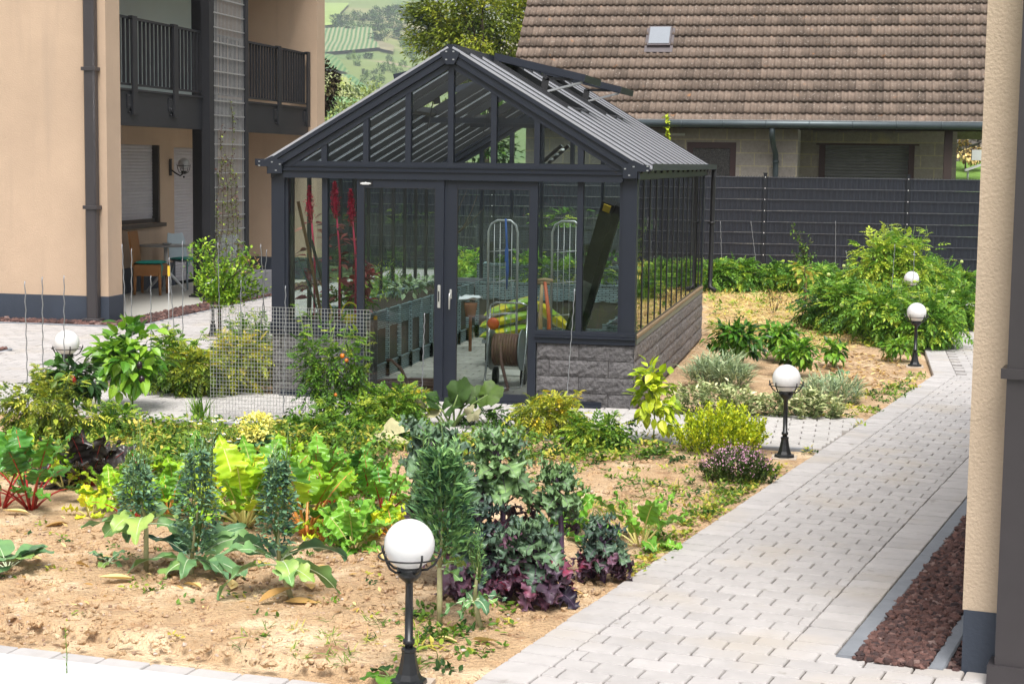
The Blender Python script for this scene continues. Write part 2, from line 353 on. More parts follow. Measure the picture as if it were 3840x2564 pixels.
# kerbs
k=MB()
def kerb(a,b,wd,z0,z1,n=None,mb=None):
    mb=mb or k; a=np.array(a,float);b=np.array(b,float); L=np.linalg.norm(b-a); n=n or max(1,int(L/1.1)); d=(b-a)/L; q=np.array([d[1],-d[0]])
    for i in range(n):
        p0=a+d*(L*i/n+.002);p1=a+d*(L*(i+1)/n-.002); c=.008
        V_=[];prof=[(0,z0),(0,z1-c),(c,z1),(wd-c,z1),(wd,z1-c),(wd,z0)]
        for P in (p0,p1):
            for t_,z in prof: V_.append((*(P+q*t_),z))
        f=[(i_,i_+6,(i_+1)%6+6,(i_+1)%6) for i_ in range(6)]+[(0,1,2,3,4,5),(11,10,9,8,7,6)]
        mb.add(V_,f)
kerb(c_(1.02,PW+.012),c_(12.4,PW+.012),.09,-.05,.045)
kerb(c_(1.02,1.825),c_(9,1.825),.075,-.05,.035)
kerb((-9,5.86),(-4.1,5.86),.03,-.05,.035); kerb((-4.08,5.9),(-4.08,15),.03,-.05,.035)
kerb((-2.04,5.1),(-2.04,-.04),.03,-.05,.04)
kerb((-5.62,1.3),(-4.3,1.3),.03,-.04,.04); kerb((-4.3,1.3),(-4.3,2.8),.03,-.04,.04); kerb((-4.3,2.8),(-5.62,2.8),.03,-.04,.04)
kerb((5.33,-1.86),(-.6,-1.86),.02,-.05,.034)
k.build('kerb_edging',m_kerb,kind='structure')
def rock_t(seed):
    r=np.random.default_rng(seed); f_=(1+5**.5)/2
    v=np.array([(-1,f_,0),(1,f_,0),(-1,-f_,0),(1,-f_,0),(0,-1,f_),(0,1,f_),(0,-1,-f_),(0,1,-f_),(f_,0,-1),(f_,0,1),(-f_,0,-1),(-f_,0,1)],float)/1.9
    f=[(0,11,5),(0,5,1),(0,1,7),(0,7,10),(0,10,11),(1,5,9),(5,11,4),(11,10,2),(10,7,6),(7,1,8),(3,9,4),(3,4,2),(3,2,6),(3,6,8),(3,8,9),(4,9,5),(2,4,11),(6,2,10),(8,6,7),(9,8,1)]
    return v*r.uniform(.55,1.2,(12,1)),f
ROCK=[rock_t(i) for i in range(4)]
def rotm(n,r=rng):
    a=r.normal(size=(n,3,3)); q,_=np.linalg.qr(a); return q
def stones(mb,P,size,tint=None):
    n=len(P); 
    for i,T in enumerate(ROCK):
        ix=np.arange(n)%4==i; m_=ix.sum()
        S=rotm(m_)*(size*rng.uniform(.5,1.5,m_))[:,None,None]
        S[:,2,:]*=.75
        mb.inst(T,S,P[ix],rng.beta(1.6,2.2,m_) if tint is None else tint)
def lava(name,poly,n,size,z,layers=2):
    mb=MB(); o,a,b=[np.array(q,float) for q in poly]
    q=o+rng.random((n,1))*a+rng.random((n,1))*b
    P=np.concatenate([q,(z+rng.random((n,1))*size*1.2)],1); stones(mb,P,size)
    mb.add([(*o,z-.01),(*(o+a),z-.01),(*(o+a+b),z-.01),(*(o+b),z-.01)],[(0,1,2,3)],0,.1)
    mb.build(name,m_lava,kind='stuff')
lava('lava_gravel',(c_(1.0,1.487),U*9,V*.335),13000,.022,.018)
lava('lava_gravel',(c_(1.04,1.905),U*7,V*.06),900,.02,.0)
lava('lava_gravel',((-10,5.89),(5.9,0),(0,.33)),3600,.034,.01)
lava('lava_gravel',((-4.55,5.95),(.44,0),(0,9)),5200,.034,.01)
lava('lava_gravel',((-5.6,1.34),(1.28,0),(0,1.42)),1800,.034,.01)

# ------------------------------------------------------------------ left house
LX=-4.615; BX=-6.62
def wallpts(x): return x
H1=thing('apartment_house','beige plastered house with a loggia, dark balcony and roller shutters at the left','house',(-5,11,0))
wb=MB()
wb.box((-16,6.22,.40),(LX,6.68,7)); wb.box((-16,15.58,.45),(LX,16.05,7))
wy0,wy1=9.4,float(PX(463,330,BX)[1]); wz0=1.19; wz1=2.56
wy1=float(PX(1080*.5548/SC,985*.5548/SC,BX)[1]); dy0=float(PX(1175*.5548/SC,1000*.5548/SC,BX)[1]); dy1=dy0+1.25
B0=BX-.3
wb.box((B0,6.68,.45),(BX,wy0,7)); wb.box((B0,wy0,.45),(BX,wy1,wz0)); wb.box((B0,wy0,wz1),(BX,wy1,3.3)); wb.box((B0,wy1,.45),(BX,dy0,3.3))
wb.box((B0,dy0,wz1-.03),(BX,dy1,3.3)); wb.box((B0,dy1,.45),(BX,15.58,3.3)); wu_=float(PX(446,100,BX)[1])+.28; wb.box((B0,wu_,3.3),(BX,15.58,7)); wb.box((B0,wy0,5.9),(BX,wu_,7))
wb.box((B0,wy0,3.3),(BX,wu_,3.36))
wb.box((-16,6.68,.2),(B0-.2,15.58,7))
wb.build('wall',m_plaster,H1)
pb=MB(); pb.box((-16,6.205,-.1),(LX+.012,6.69,.40)); pb.box((B0,6.69,-.1),(BX+.012,dy0,.45)); pb.box((B0,dy1,-.1),(BX+.012,15.57,.45)); pb.box((-16,15.57,-.1),(LX+.012,16.06,.45))
pb.build('plinth',m_plinth,H1)
rf=MB(); rf.box((-16.2,6.0,7.0),(LX+.3,16.3,7.3)); rf.build('roof',m_dark,H1)
cb=MB(); cb.box((BX,6.68,5.75),(LX-.1,15.58,5.95)); cb.build('loggia_shade_ceiling',m_plaster,H1)  # slab above the view, added to shade the loggia
def shutter(y0,y1,z0,z1,name,x,pitch=.0575,label=None):
    mb=MB(); n=int((z1-z0)/pitch); 
    for i in range(n):
        z=z1-(i+1)*pitch
        P=[(x,z+.002),(x+.006,z+.006),(x+.011,z+.028),(x+.008,z+.046),(x,z+.0555)]
        v=[(a,yy,b) for yy in (y0,y1) for a,b in P]; f=[(k_,k_+1,k_+6,k_+5) for k_ in range(4)]
        mb.add(v,f,0,.5)
    mb.box((x-.012,y0,z0),(x-.002,y1,z1))
    return mb.build(name,m_shut,H1,label=label)
wn=MB(); t_=.06
for (a,b) in (((BX-.19,wy0,wz0),(BX-.03,wy0+t_,wz1)),((BX-.19,wy1-t_,wz0),(BX-.012,wy1,wz1)),((BX-.19,wy0+t_,wz0),(BX-.08,wy1-t_,wz0+.07))): wn.box(a,b)
wn.box((BX-.19,wy0-.05,wz0-.07),(BX+.09,wy1+.07,wz0-.002))
wf=wn.build('window',m_bronze,H1)
shutter(wy0+t_,wy1-t_,wz0+.07,wz1,'roller_shutter',BX-.13)
dn=MB(); dn.box((BX-.19,dy0,.05),(BX-.14,dy1,wz1-.03)); dn.build('balcony_door',m_bronze,H1)
shutter(dy0,dy1,.06,wz1-.03,'roller_shutter',BX-.12)
# upstairs blind behind glass
wu=float(PX(446,100,BX)[1]); un=MB(); un.box((BX-.10,9.4,3.36),(BX-.06,wu,5.9)); un.build('window_blind',m_frost,H1)
un=MB(); un.box((BX-.12,wu,3.36),(BX-.02,wu+.3,5.9)); un.box((BX-.12,9.4,3.36),(BX-.03,wu,3.42)); un.build('window_frame',m_dark,H1)
# balcony
FX=-4.77; bz0,bz1=2.80,3.30
b=MB(); b.box((BX,6.68,bz0+.14),(FX-.03,15.58,bz1-.03)); b.build('balcony_floor',m_slab,H1)
b=MB(); b.box((FX-.03,6.68,bz0),(FX,15.5,bz1)); b.box((FX-.12,6.68,bz1+.002),(FX+.03,15.5,bz1+.03)); b.box((FX-.14,6.68,bz0-.0),(FX-.031,15.5,bz0+.02)); b.build('balcony_beam',m_dark,H1)
rail=MB(); 
def yat(xd,X=FX): return float(PX(xd,150,X)[1])
for y in np.arange(6.78,15.45,.145): rail.box((FX-.055,y,bz1+.11),(FX-.015,y+.022,4.33))
rail.box((FX-.06,6.7,4.33),(FX-.01,15.45,4.365)); rail.box((FX-.06,6.7,bz1+.08),(FX-.01,15.45,bz1+.11))
rail.build('railing',m_dark,H1)
for xd in (298,393,474,633,700):
    y=yat(xd); q=MB(); q.box((FX+.02,y,bz0+.16),(FX+.05,y+.16,4.35)); q.box((FX-.012,y-.02,4.345),(FX+.05,y+.16,4.375))
    q.box((FX-.002,y-.14,bz0+.25),(FX+.02,y+.15,bz0+.45))
    for zz in (bz0+.28,bz0+.42,bz0+.19): q.sphere((FX+.022,y-.08,zz),.016,8,6)
    q.build('railing_post',m_dark,H1)
# steel column
q=MB(); q.box((-5.27,10.93,0),(-4.94,11.22,5.74)); q.box((-5.33,10.87,-.02),(-4.88,11.3,.05)); q.box((-5.30,10.9,.05),(-4.91,11.25,.075)); q.build('steel_column',m_dark,H1)
# rain pipe on the front wall
xa=float(PY(197,300,6.13)[0]); xb=float(PY(222,300,6.13)[0])
q=MB(); q.cbox((xa,6.06,.10),(xb,6.2,7),.02); q.cbox((xa-.05,6.02,.02),(xb+.05,6.205,.10),.01)
for zz in (3.52,1.62): q.cbox((xa-.025,6.04,zz),(xb+.025,6.21,zz+.05),.004)
q.build('downpipe',m_pipe,H1)
# patio
q=MB(); 
for i in range(8):
    for jx in range(2): q.box((BX+.01+jx*.99,6.7+i*1.105,-.03),(BX+1.0+jx*.99,6.7+i*1.105+1.101,.022))
q.box((LX-.004,6.7,-.05),(LX+.06,15.5,.015)); q.build('patio_floor',m_slab,kind='structure')
# trellis
T=thing('wire_trellis','tall steel framed wire trellis rising in front of the balcony','trellis',(-4.66,11,0)); TX=-4.66
ty0=float(PX(479,400,TX)[1]); ty1=float(PX(568,400,TX)[1])
q=MB(); q.box((TX-.12,ty0,0.02),(TX+.02,ty0+.19,5.9)); q.box((TX-.05,ty1-.13,0.02),(TX+.02,ty1,5.9)); q.box((TX-.05,ty0+.19,.3),(TX-.01,ty1-.13,.35)); q.build('frame',m_dark,T)
q=MB(); y0=ty0+.2;y1=ty1-.13
for y in np.linspace(y0+.02,y1-.02,24): q.box((TX-.028,y-.006,.35),(TX-.018,y+.006,5.9))
for z in np.arange(.45,5.9,.235): q.box((TX-.014,y0,z),(TX-.002,y1,z+.016)); q.box((TX-.042,y0,z),(TX-.030,y1,z+.016))
q.build('wire_grid',m_steel,T)
# ------------------------------------------------------------------ right building corner
H2=thing('plastered_building','beige plastered building corner with dark plinth and brown downpipe at the right edge','house',(6.17,-7.96,0))
def ob(mb,s0,s1,t0,t1,z0,z1,org=None):
    o=np.array([6.17,-7.96]) if org is None else org
    c=[o+U*s0+V*t0,o+U*s0+V*t1,o+U*s1+V*t1,o+U*s1+V*t0]
    mb.add([(*q_,z0) for q_ in c]+[(*q_,z1) for q_ in c],[(0,3,2,1),(4,5,6,7),(0,1,5,4),(1,2,6,5),(2,3,7,6),(3,0,4,7)])
q=MB(); ob(q,0,7,0,6,.32,4.3); q.build('wall',m_plaster_r,H2)
q=MB(); ob(q,-.004,7,.006,6,-.05,.32); q.build('plinth',m_plinth,H2)
q=MB(); ob(q,0,7.1,.0,6,4.3,4.4); q.build('roof',m_dark,H2)
q=MB(); ob(q,-.15,-.03,.170,.300,.12,4.35); ob(q,-.17,-.006,.14,.33,-.05,.12)
for zz in (1.42,): ob(q,-.165,-.001,.145,.325,zz,zz+.045)
q.build('downpipe',m_pipe,H2)
# ------------------------------------------------------------------ neighbour house
m_tile=M('brown_concrete_tile',(.150,.112,.088),.9,0,.25,5,bump=.004,bs=60,tintvar=.26,extra=lambda n,o,co,b: mixc(n,mixc(n,o,(.28,.235,.20),thr(n,co,17,.60,.68,6)),(.30,.15,.07),thr(n,co,5,.68,.78,4)))
def cblk(n,o,co,b):
    br=n.nodes.new('ShaderNodeTexBrick'); br.inputs['Scale'].default_value=1; br.inputs['Brick Width'].default_value=.62; br.inputs['Row Height'].default_value=.29; br.inputs['Mortar Size'].default_value=.014
    br.inputs['Color1'].default_value=(.36,.32,.28,1); br.inputs['Color2'].default_value=(.29,.26,.23,1); br.inputs['Mortar'].default_value=(.44,.38,.26,1)
    sp=n.nodes.new('ShaderNodeSeparateXYZ'); cb_=n.nodes.new('ShaderNodeCombineXYZ'); n.links.new(co,sp.inputs[0]); ad=n.nodes.new('ShaderNodeMath'); n.links.new(sp.outputs[0],ad.inputs[0]); n.links.new(sp.outputs[1],ad.inputs[1])
    n.links.new(ad.outputs[0],cb_.inputs[0]); n.links.new(sp.outputs[2],cb_.inputs[1]); n.links.new(cb_.outputs[0],br.inputs[0])
    x=n.nodes.new('ShaderNodeMix'); x.data_type='RGBA'; x.blend_type='MULTIPLY'; x.inputs[0].default_value=1; n.links.new(br.outputs[0],x.inputs[6]); n.links.new(o,x.inputs[7])
    return mixc(n,x.outputs[2],(.45,.38,.24),thr(n,co,1.1,.66,.75,6))
m_cblk=M('pumice_block_wall',(1,1,1),.95,0,.15,14,bump=.01,bs=30,extra=cblk)
m_maroon=M('maroon_window_frame',(.055,.022,.02),.5)
m_zinc=M('zinc_gutter',(.07,.09,.10),.4,.4,.12,3)
m_darkwood=M('dark_timber_post',(.035,.02,.016),.7)
H3=thing('neighbour_house','block walled house with a steep brown tiled roof behind the fence','house',(3,22.6,0))
q=MB()
q.box((-1.9,22.6,-.1),(1.80,22.9,3.3)); q.box((1.80,22.6,2.84),(2.90,22.9,3.3)); q.box((2.90,22.6,-.1),(4.26,22.9,3.3)); q.box((3.96,22.9,-.1),(4.26,24.5,3.3))
q.box((3.96,24.5,-.1),(4.69,24.8,3.3)); q.box((4.69,24.5,2.85),(6.85,24.8,3.3)); q.box((6.85,24.5,-.1),(7.79,24.8,3.3)); q.box((7.49,24.8,-.1),(7.79,30,3.3))
q.box((1.8,22.8,-.1),(2.9,22.9,.1))
q.add([(-1.9,22.6,3.3),(-1.9,33,3.3),(-1.9,27.6,8.4),(-1.88,22.6,3.3),(-1.88,33,3.3),(-1.88,27.6,8.4)],[(0,1,2),(5,4,3)])
q.box((-1.9,22.9,-.1),(-1.6,33,3.3)); q.build('wall',m_cblk,H3)
q=MB(); q.box((1.80,22.62,0),(1.93,22.72,2.84)); q.box((2.77,22.62,0),(2.90,22.72,2.84)); q.box((1.93,22.62,2.71),(2.77,22.72,2.84)); f_=q.build('door',m_maroon,H3)
q=MB(); q.box((1.93,22.66,0),(2.77,22.69,2.71)); q.build('pane',M('patterned_dark_glass',(.05,.045,.04),.25,0,.9,40,bump=.01,bs=60),f_)
q=MB(); 
for z in np.arange(0,2.78,.07):
    q.add([(4.83,24.60,z),(6.72,24.60,z),(4.83,24.575,z+.025),(6.72,24.575,z+.025),(4.83,24.59,z+.062),(6.72,24.59,z+.062)],[(0,1,3,2),(2,3,5,4)])
q.box((4.69,24.605,0),(6.85,24.63,2.9)); q.build('garage_shutter',M('grey_garage_shutter',(.20,.20,.205),.5,0,.08,5),H3)
q=MB(); q.box((4.69,24.45,0),(4.83,24.7,2.83)); q.box((6.72,24.45,0),(6.85,24.7,2.83)); q.box((4.62,24.42,2.83),(6.95,24.5,2.87)); q.build('shutter_frame',m_maroon,H3)
q=MB(); q.box((4.55,24.40,2.87),(7.0,24.5,3.12)); q.build('lintel',m_cblk,H3)
for x in (7.40,): q=MB(); q.box((x,22.15,-.1),(x+.17,22.32,3.25)); q.build('wooden_post',m_darkwood,H3)
q=MB(); q.box((-2.2,22.25,3.14),(8.6,22.42,3.27)); q.box((4.3,22.3,3.12),(8.6,22.34,3.14)); q.build('roof_beam',m_darkwood,H3)
# roof tiles
th=R(47); rise=np.array([0,math.cos(th),math.sin(th)]); nrm=np.array([0,-math.sin(th),math.cos(th)])
q=MB(); xs=np.arange(-2.30,9.6,.15/6); ph=(xs+2.3)/.15*2*PI
prof=.030*(np.maximum(np.cos(ph),-.2)); cl=.352; C0=np.array([0,21.93,3.24])
rib=np.floor((xs+2.3)/.30+.01)
for kx in range(27):
    b0=C0+rise*cl*kx
    rows=[]
    tt=np.repeat(.5,len(xs)); hh=(np.sin(rib*12.9898+kx*78.233)*43758.5453)%1
    for (d,hgt) in ((-.02,-.04),(-.05,.062),(cl-.04,.0)):
        y=b0[None]+rise*d+nrm*(hgt+prof*(1 if hgt>-.01 else .3))[:,None]
        rows.append(np.stack([xs,y[:,1],y[:,2]],-1))
    P=np.stack(rows,0); q.grid(P,0,np.concatenate([hh]*3),True)
V0=C0-nrm*.06; V1=C0+rise*cl*27-nrm*.06
q.add([(-2.3,V0[1],V0[2]),(9.6,V0[1],V0[2]),(9.6,V1[1],V1[2]),(-2.3,V1[1],V1[2])],[(0,1,2,3)])
yb=V1[1]+6; q.add([(-2.3,V1[1],V1[2]+.05),(9.6,V1[1],V1[2]+.05),(9.6,yb+3.4,3.2),(-2.3,yb+3.4,3.2)],[(0,1,2,3)])
roof3=q.build('roof',m_tile,H3)
q=MB(); pts=[(x,21.85,3.20+ (.002*x)) for x in np.linspace(-2.3,9.6,8)]
q.tube([(x,21.84,3.235) for x in (-2.3,9.6)],.085,14)
for x in np.arange(-2,9.5,.93): q.tube([(x,21.84,3.235),(x+.03,21.84,3.235)],.092,14)
q.build('gutter',m_zinc,H3)
q=MB(); q.box((-2.3,21.80,3.312),(9.6,21.95,3.326)); q.build('drip_edge',m_edge,H3)
q=MB(); a=PY(1768,300,21.95); q.tube([(3.72,21.87,3.16),(3.72,21.95,2.98),(3.74,22.2,2.78),(3.78,22.5,2.6),(3.79,22.52,2.3),(3.79,22.52,0)],.062,12); 
for z in (2.4,): q.tube([(3.79,22.52,z),(3.79,22.52,z+.05)],.072,12)
q.build('downpipe',m_zinc,H3)
q=MB(); q.box((.55,22.5,2.98),(1.75,22.56,3.03)); q.build('strip_light',M('pale_tube_housing',(.5,.5,.48),.5),H3)
# skylight
def rp(x,sl,h): y=C0+rise*sl+nrm*h; return (x,y[1],y[2])
def slabx(mb,x0,x1,s0,s1,h0,h1):
    v=[rp(x0,s0,h0),rp(x1,s0,h0),rp(x1,s1,h0),rp(x0,s1,h0),rp(x0,s0,h1),rp(x1,s0,h1),rp(x1,s1,h1),rp(x0,s1,h1)]
    mb.add(v,[(0,3,2,1),(4,5,6,7),(0,1,5,4),(1,2,6,5),(2,3,7,6),(3,0,4,7)])
s0=(4.99-3.24)/math.sin(th); s1=(5.39-3.24)/math.sin(th)
q=MB(); slabx(q,.68,1.33,s0-.20,s1+.05,.045,.07); slabx(q,.74,1.27,s0-.04,s1+.04,.07,.14); sk=q.build('skylight',M('lead_flashing',(.10,.085,.09),.5,.2),H3)
q=MB(); slabx(q,.77,1.24,s0,s1,.141,.155); q.build('pane',M('skylight_pane',(.24,.26,.29),.12,0,.03),sk)
# ------------------------------------------------------------------ privacy fence
F=thing('privacy_fence','anthracite privacy fence of woven strips behind the greenhouse','fence',(2,19.5,0))
fx=[3.737-2.866*k_ for k_ in (4,3,2,1,0)]+[6.603,9.47]
for a,b in zip(fx[:-1],fx[1:]):
    q=MB()
    for i in range(9):
        z0=.06+i*.2277; n=100; xs_=np.linspace(a+.012,b-.012,n); wv=.010*np.sin(np.arange(n)*PI+i*PI)*0+.007*np.sin(xs_*55+i*PI)
        sag=.003*np.sin(xs_*2.3+i*1.7)
        P=np.stack([np.stack([xs_,19.5+wv,np.full(n,z0)+sag],-1),np.stack([xs_,19.5+wv,np.full(n,z0+.2155)+sag+rng.normal(0,.0012,n)],-1)],0); q.grid(P)
    q.build('privacy_panel',m_fence,F)
    q=MB()
    for x in np.arange(a+.05,b-.03,.0574): q.box((x-.004,19.478,.04),(x+.004,19.487,2.13))
    for i in range(10): z=.055+i*.2277; q.box((a,19.468,z-.001),(b,19.478,z+.006))
    q.build('wire_mat',m_fencewire,F); q=MB()
    for i in range(10): z=.055+i*.2277; q.box((a+.035,19.466,z-.006),(b-.035,19.477,z-.001))
    q.build('wire_highlight',M('lit_wire',(.16,.17,.19),.5) if 'lit_wire' not in bpy.data.materials else bpy.data.materials['lit_wire'],F)  # pale strips paint the light caught by the dark horizontal wires
for x in fx:
    q=MB(); q.box((x-.035,19.44,0),(x+.035,19.465,2.17)); q.box((x-.045,19.43,2.17),(x+.045,19.53,2.19)); pp=q.build('fence_post',m_fencewire,F)
    for i in range(1,10): q=MB(); q.sphere((x,19.436,.05+i*.2277),.011,8,6); q.build('clip',m_white,pp)
# ------------------------------------------------------------------ globe lamps
def lamp_parts(root,full=True):
    q=MB(); 
    q.box((-.10,-.10,-.02),(.10,.10,.012)); q.build('foot_slab',M('lamp_foot_slab',(.45,.38,.31),.9) if 'lamp_foot_slab' not in bpy.data.materials else bpy.data.materials['lamp_foot_slab'],root)
    q=MB(); q.lathe([(.085,.012),(.082,.03),(.062,.035),(.05,.06),(.038,.11),(.031,.155),(.034,.16),(.034,.172),(.02,.176)],(0,0,0),8,smooth=False,rot=.39)
    q.lathe([(.019,.17),(.019,.19),(.027,.193),(.027,.212),(.019,.215),(.0175,.47),(.023,.475),(.05,.50),(.056,.515),(.056,.545),(.02,.546)],(0,0,0),14)
    q.build('post',m_black,root)
    q=MB(); rr=.137; zc=.592
    q.tube([(rr*math.cos(a),rr*math.sin(a),zc) for a in np.linspace(0,2*PI,37)],.0042,6,cap=False)
    for k_ in range(5):
        a=2*PI*k_/5+.35
        pr=[(.045,.525),(.08,.528),(.112,.55),(.130,.58),(rr+.002,.60),(rr+.004,.622)]
        q.tube([(r_*math.cos(a),r_*math.sin(a),z_) for r_,z_ in pr],.0055,6)
    q.build('cage',m_black,root)
    q=MB(); q.sphere((0,0,.644),.113,32,20); q.build('globe',m_globe,root)
L0=thing('globe_lamp','largest white globe lamp on a black post, in the bare soil at the front','lamp',(0,0,0),'garden globe lamps'); lamp_parts(L0); L0.location=(3.735,-8.73,.01)
b2=G(1798,1053); b3=G(2097,843)
for (x,y,lb,zz) in ((b2[0],b2[1],'white globe lamp between the side path and the purple flowering mound',.01),(b3[0],b3[1],'white globe lamp in front of the big tomato thicket',.01),
    (-1.33,-1.75,'white globe lamp rising behind the dark leaved pepper at the left',0.03),(-2.55,4.9,'white globe lamp hidden by the small leafy tree',.03),
    (*G(2087,590,.644)[:2],'farther of two white globe lamps poking out of the tomato thicket',0.02),(*G(2090,642,.644)[:2],'nearer of two white globe lamps poking out of the tomato thicket',.02)):
    o=copy_tree(L0); o.location=(float(x),float(y),zz); o['label']=lb
# ------------------------------------------------------------------ greenhouse
W,L,HS=3.6,7.07,.63
GH=thing('greenhouse','anthracite framed glass greenhouse on a low block wall with open roof vents','greenhouse',(1.8,0,0))
def blocks(name,mat_,runs,rh=.1575,rows=4,parent=GH):
    q=MB(); jn=MB()
    for (org,d,n,length,off,thick,skip) in runs:
        org=np.array(org,float);d=np.array(d,float);n=np.array(n,float)
        for r_ in range(rows):
            bl=.573; a=-(bl*((r_%2)*.5)+off)
            while a<length:
                b0=max(a,0);b1=min(a+bl,length); a+=bl
                if b1-b0<.02: continue
                b0+=.003;b1-=.003
                nx=max(3,int((b1-b0)/.035)); nz=6
                X,Z=np.meshgrid(np.linspace(b0,b1,nx),np.linspace(r_*rh+.003,(r_+1)*rh-.003,nz),indexing='ij')
                h=fbm(X*1.,Z*1.,16.,3,org[0]*3+r_)*.010
                ex=np.minimum(np.minimum(X-b0,b1-X),np.minimum(Z-r_*rh,(r_+1)*rh-Z)); h=h+.012*np.clip(ex/.022,0,1)
                P=org[None,None]+X[...,None]*np.append(d,0)+Z[...,None]*np.array([0,0,1.])+h[...,None]*np.append(n,0)
                q.grid(P.transpose(1,0,2) if True else P,0,random.random(),False)
                # block body
                q.grid(np.stack([P[:,-1],P[:,-1]-np.append(n,0)*thick],0),0,.5,False)
        p0=org+np.append(d,0)*.0; p1=org+np.append(d,0)*length
        c=lambda p,k_: p-np.append(n,0)*k_
        v=[(*c(p0,.004)[:2],0),(*c(p1,.004)[:2],0),(*c(p1,thick)[:2],0),(*c(p0,thick)[:2],0)]
        H_=rows*rh-.004; v2=[(a_[0],a_[1],H_) for a_ in v]
        jn.add(v+v2,[(0,3,2,1),(4,5,6,7),(0,1,5,4),(1,2,6,5),(2,3,7,6),(3,0,4,7)])
    o=q.build(name,mat_,parent); jn.build('mortar_core',m_mortar,o); return o
blocks('base_wall',m_block,[((0,0,0),(1,0),(0,-1),.87,.2,.18,0)]); blocks('base_wall',m_block,[((2.66,0,0),(1,0),(0,-1),.94,.45,.18,0)])
for run_ in (((W,0,0),(0,1),(1,0),L,.25,.18,0),((0,L,0),(0,-1),(-1,0),L,.1,.18,0),((W,L,0),(-1,0),(0,1),W,.1,.18,0)): blocks('side_base_wall',m_block_side,[run_])
# sills
for (x0,x1) in ((-.01,.878),(2.64,3.61)):
    q=MB(); q.box((x0,-.03,HS+.004),(x1,.10,HS+.055)); q.box((x0,-.05,HS+.058),(x1,.10,HS+.075)); q.box((x0,-.035,HS+.078),(x1,.09,HS+.12))
    q.build('front_sill',m_alu,GH)
q=MB()
for sx in (1,-1):
    X=lambda v: 1.8+sx*(v-1.8)
    q.box((X(3.52),.10,HS+.004),(X(3.61),L,HS+.05)); q.box((X(3.53),.10,HS+.053),(X(3.575),L,HS+.11))
q.box((0,L-.08,HS+.004),(W,L+.01,HS+.11)); q.build('side_sill',m_alu_lt,GH)
for sx in (1,-1):
    X=lambda v: 1.8+sx*(v-1.8)
    q=MB(); q.box((X(3.576),.1,HS+.056),(X(3.613),L,HS+.085)); q.build('sill_board',m_sillb,GH)
# posts
for x0,x1 in ((0,.135),(3.465,3.6)):
    q=MB(); q.box((x0,-.02,HS+.12),(x1,.11,2.30)); xi=x1 if x0==0 else x0-.03; q.box((xi,.0,HS+.12),(xi+.03,.08,2.18)); q.build('corner_post',m_alu,GH)
    q=MB(); q.box((x0,L-.13,HS+.11),(x1,L,2.30)); q.build('corner_post',m_alu,GH)
barx=[.54,3.06]
for x in barx: q=MB(); q.box((x-.028,-.005,HS+.12),(x+.028,.06,2.18)); q.build('glazing_bar',m_alu,GH)
# front beam
q=MB(); q.box((.135,-.06,2.165),(3.465,.06,2.235)); q.box((.135,-.075,2.236),(3.465,.05,2.244)); q.box((.135,-.04,2.246),(3.465,.06,2.275)); q.box((.135,-.05,2.277),(3.465,.05,2.283)); q.box((.06,-.03,2.285),(3.54,.06,2.33)); q.build('eave_beam',m_alu,GH)
q=MB(); q.box((0,L-.1,2.17),(W,L,2.33)); q.build('eave_beam',m_alu,GH)
for x in (.28,.98,1.78,2.6,3.4): q=MB(); q.box((x-.01,-.0425,2.252),(x+.01,-.0405,2.268)); q.build('bolt_hole',m_rubber,GH)
# gable
EZ,RZ=2.30,3.39; slope=(RZ-EZ-.02)/1.8; ang=math.atan(slope)
def roofz(x): return EZ+.045+slope*(1.8-abs(x-1.8))
for yy,ends in ((0,1),(L-.05,0)):
    for sx in (-1,1):
        q=MB(); 
        def bar(off,hh,y0,y1):
            # bar along the rake; off = distance below the roof line
            A=np.array([1.8+sx*1.8,0,roofz(3.6)]);B=np.array([1.8,0,roofz(1.8)]); d=(B-A)/np.linalg.norm(B-A); n=np.array([-sx*-math.sin(ang)*1,0,math.cos(ang)]); n=np.array([sx*math.sin(ang),0,math.cos(ang)])
            def cut(p,x): return p+d*((x-p[0])/d[0])
            xs0,xs1=1.8+sx*1.80,1.8
            q_=[cut(A-n*off,xs0),cut(A-n*off,xs1),cut(A-n*(off+hh),xs1),cut(A-n*(off+hh),xs0)]
            v=[(p[0],y0,p[2]) for p in q_]+[(p[0],y1,p[2]) for p in q_]
            q.add(v,[(0,1,2,3),(7,6,5,4),(0,4,5,1),(1,5,6,2),(2,6,7,3),(3,7,4,0)])
        bar(0,.035,yy-.075,yy+.06); bar(.038,.065,yy-.06,yy+.06); bar(.105,.055,yy-.035,yy+.05); q.build('rake_rafter',m_alu,GH)
for k_ in range(-3,4):
    x=1.8+.42*k_; 
    for yy in (0,L-.05):
        q=MB(); q.box((x-.027,yy-.03,2.33),(x+.027,yy+.04,roofz(x)-.17 if k_ else roofz(x)-.10)); q.build('gable_bar',m_alu,GH)
    if abs(k_)>0:
        q=MB(); q.box((x-.02,L-.05,HS+.11),(x+.02,L,2.17)); q.build('glazing_bar',m_alu,GH)
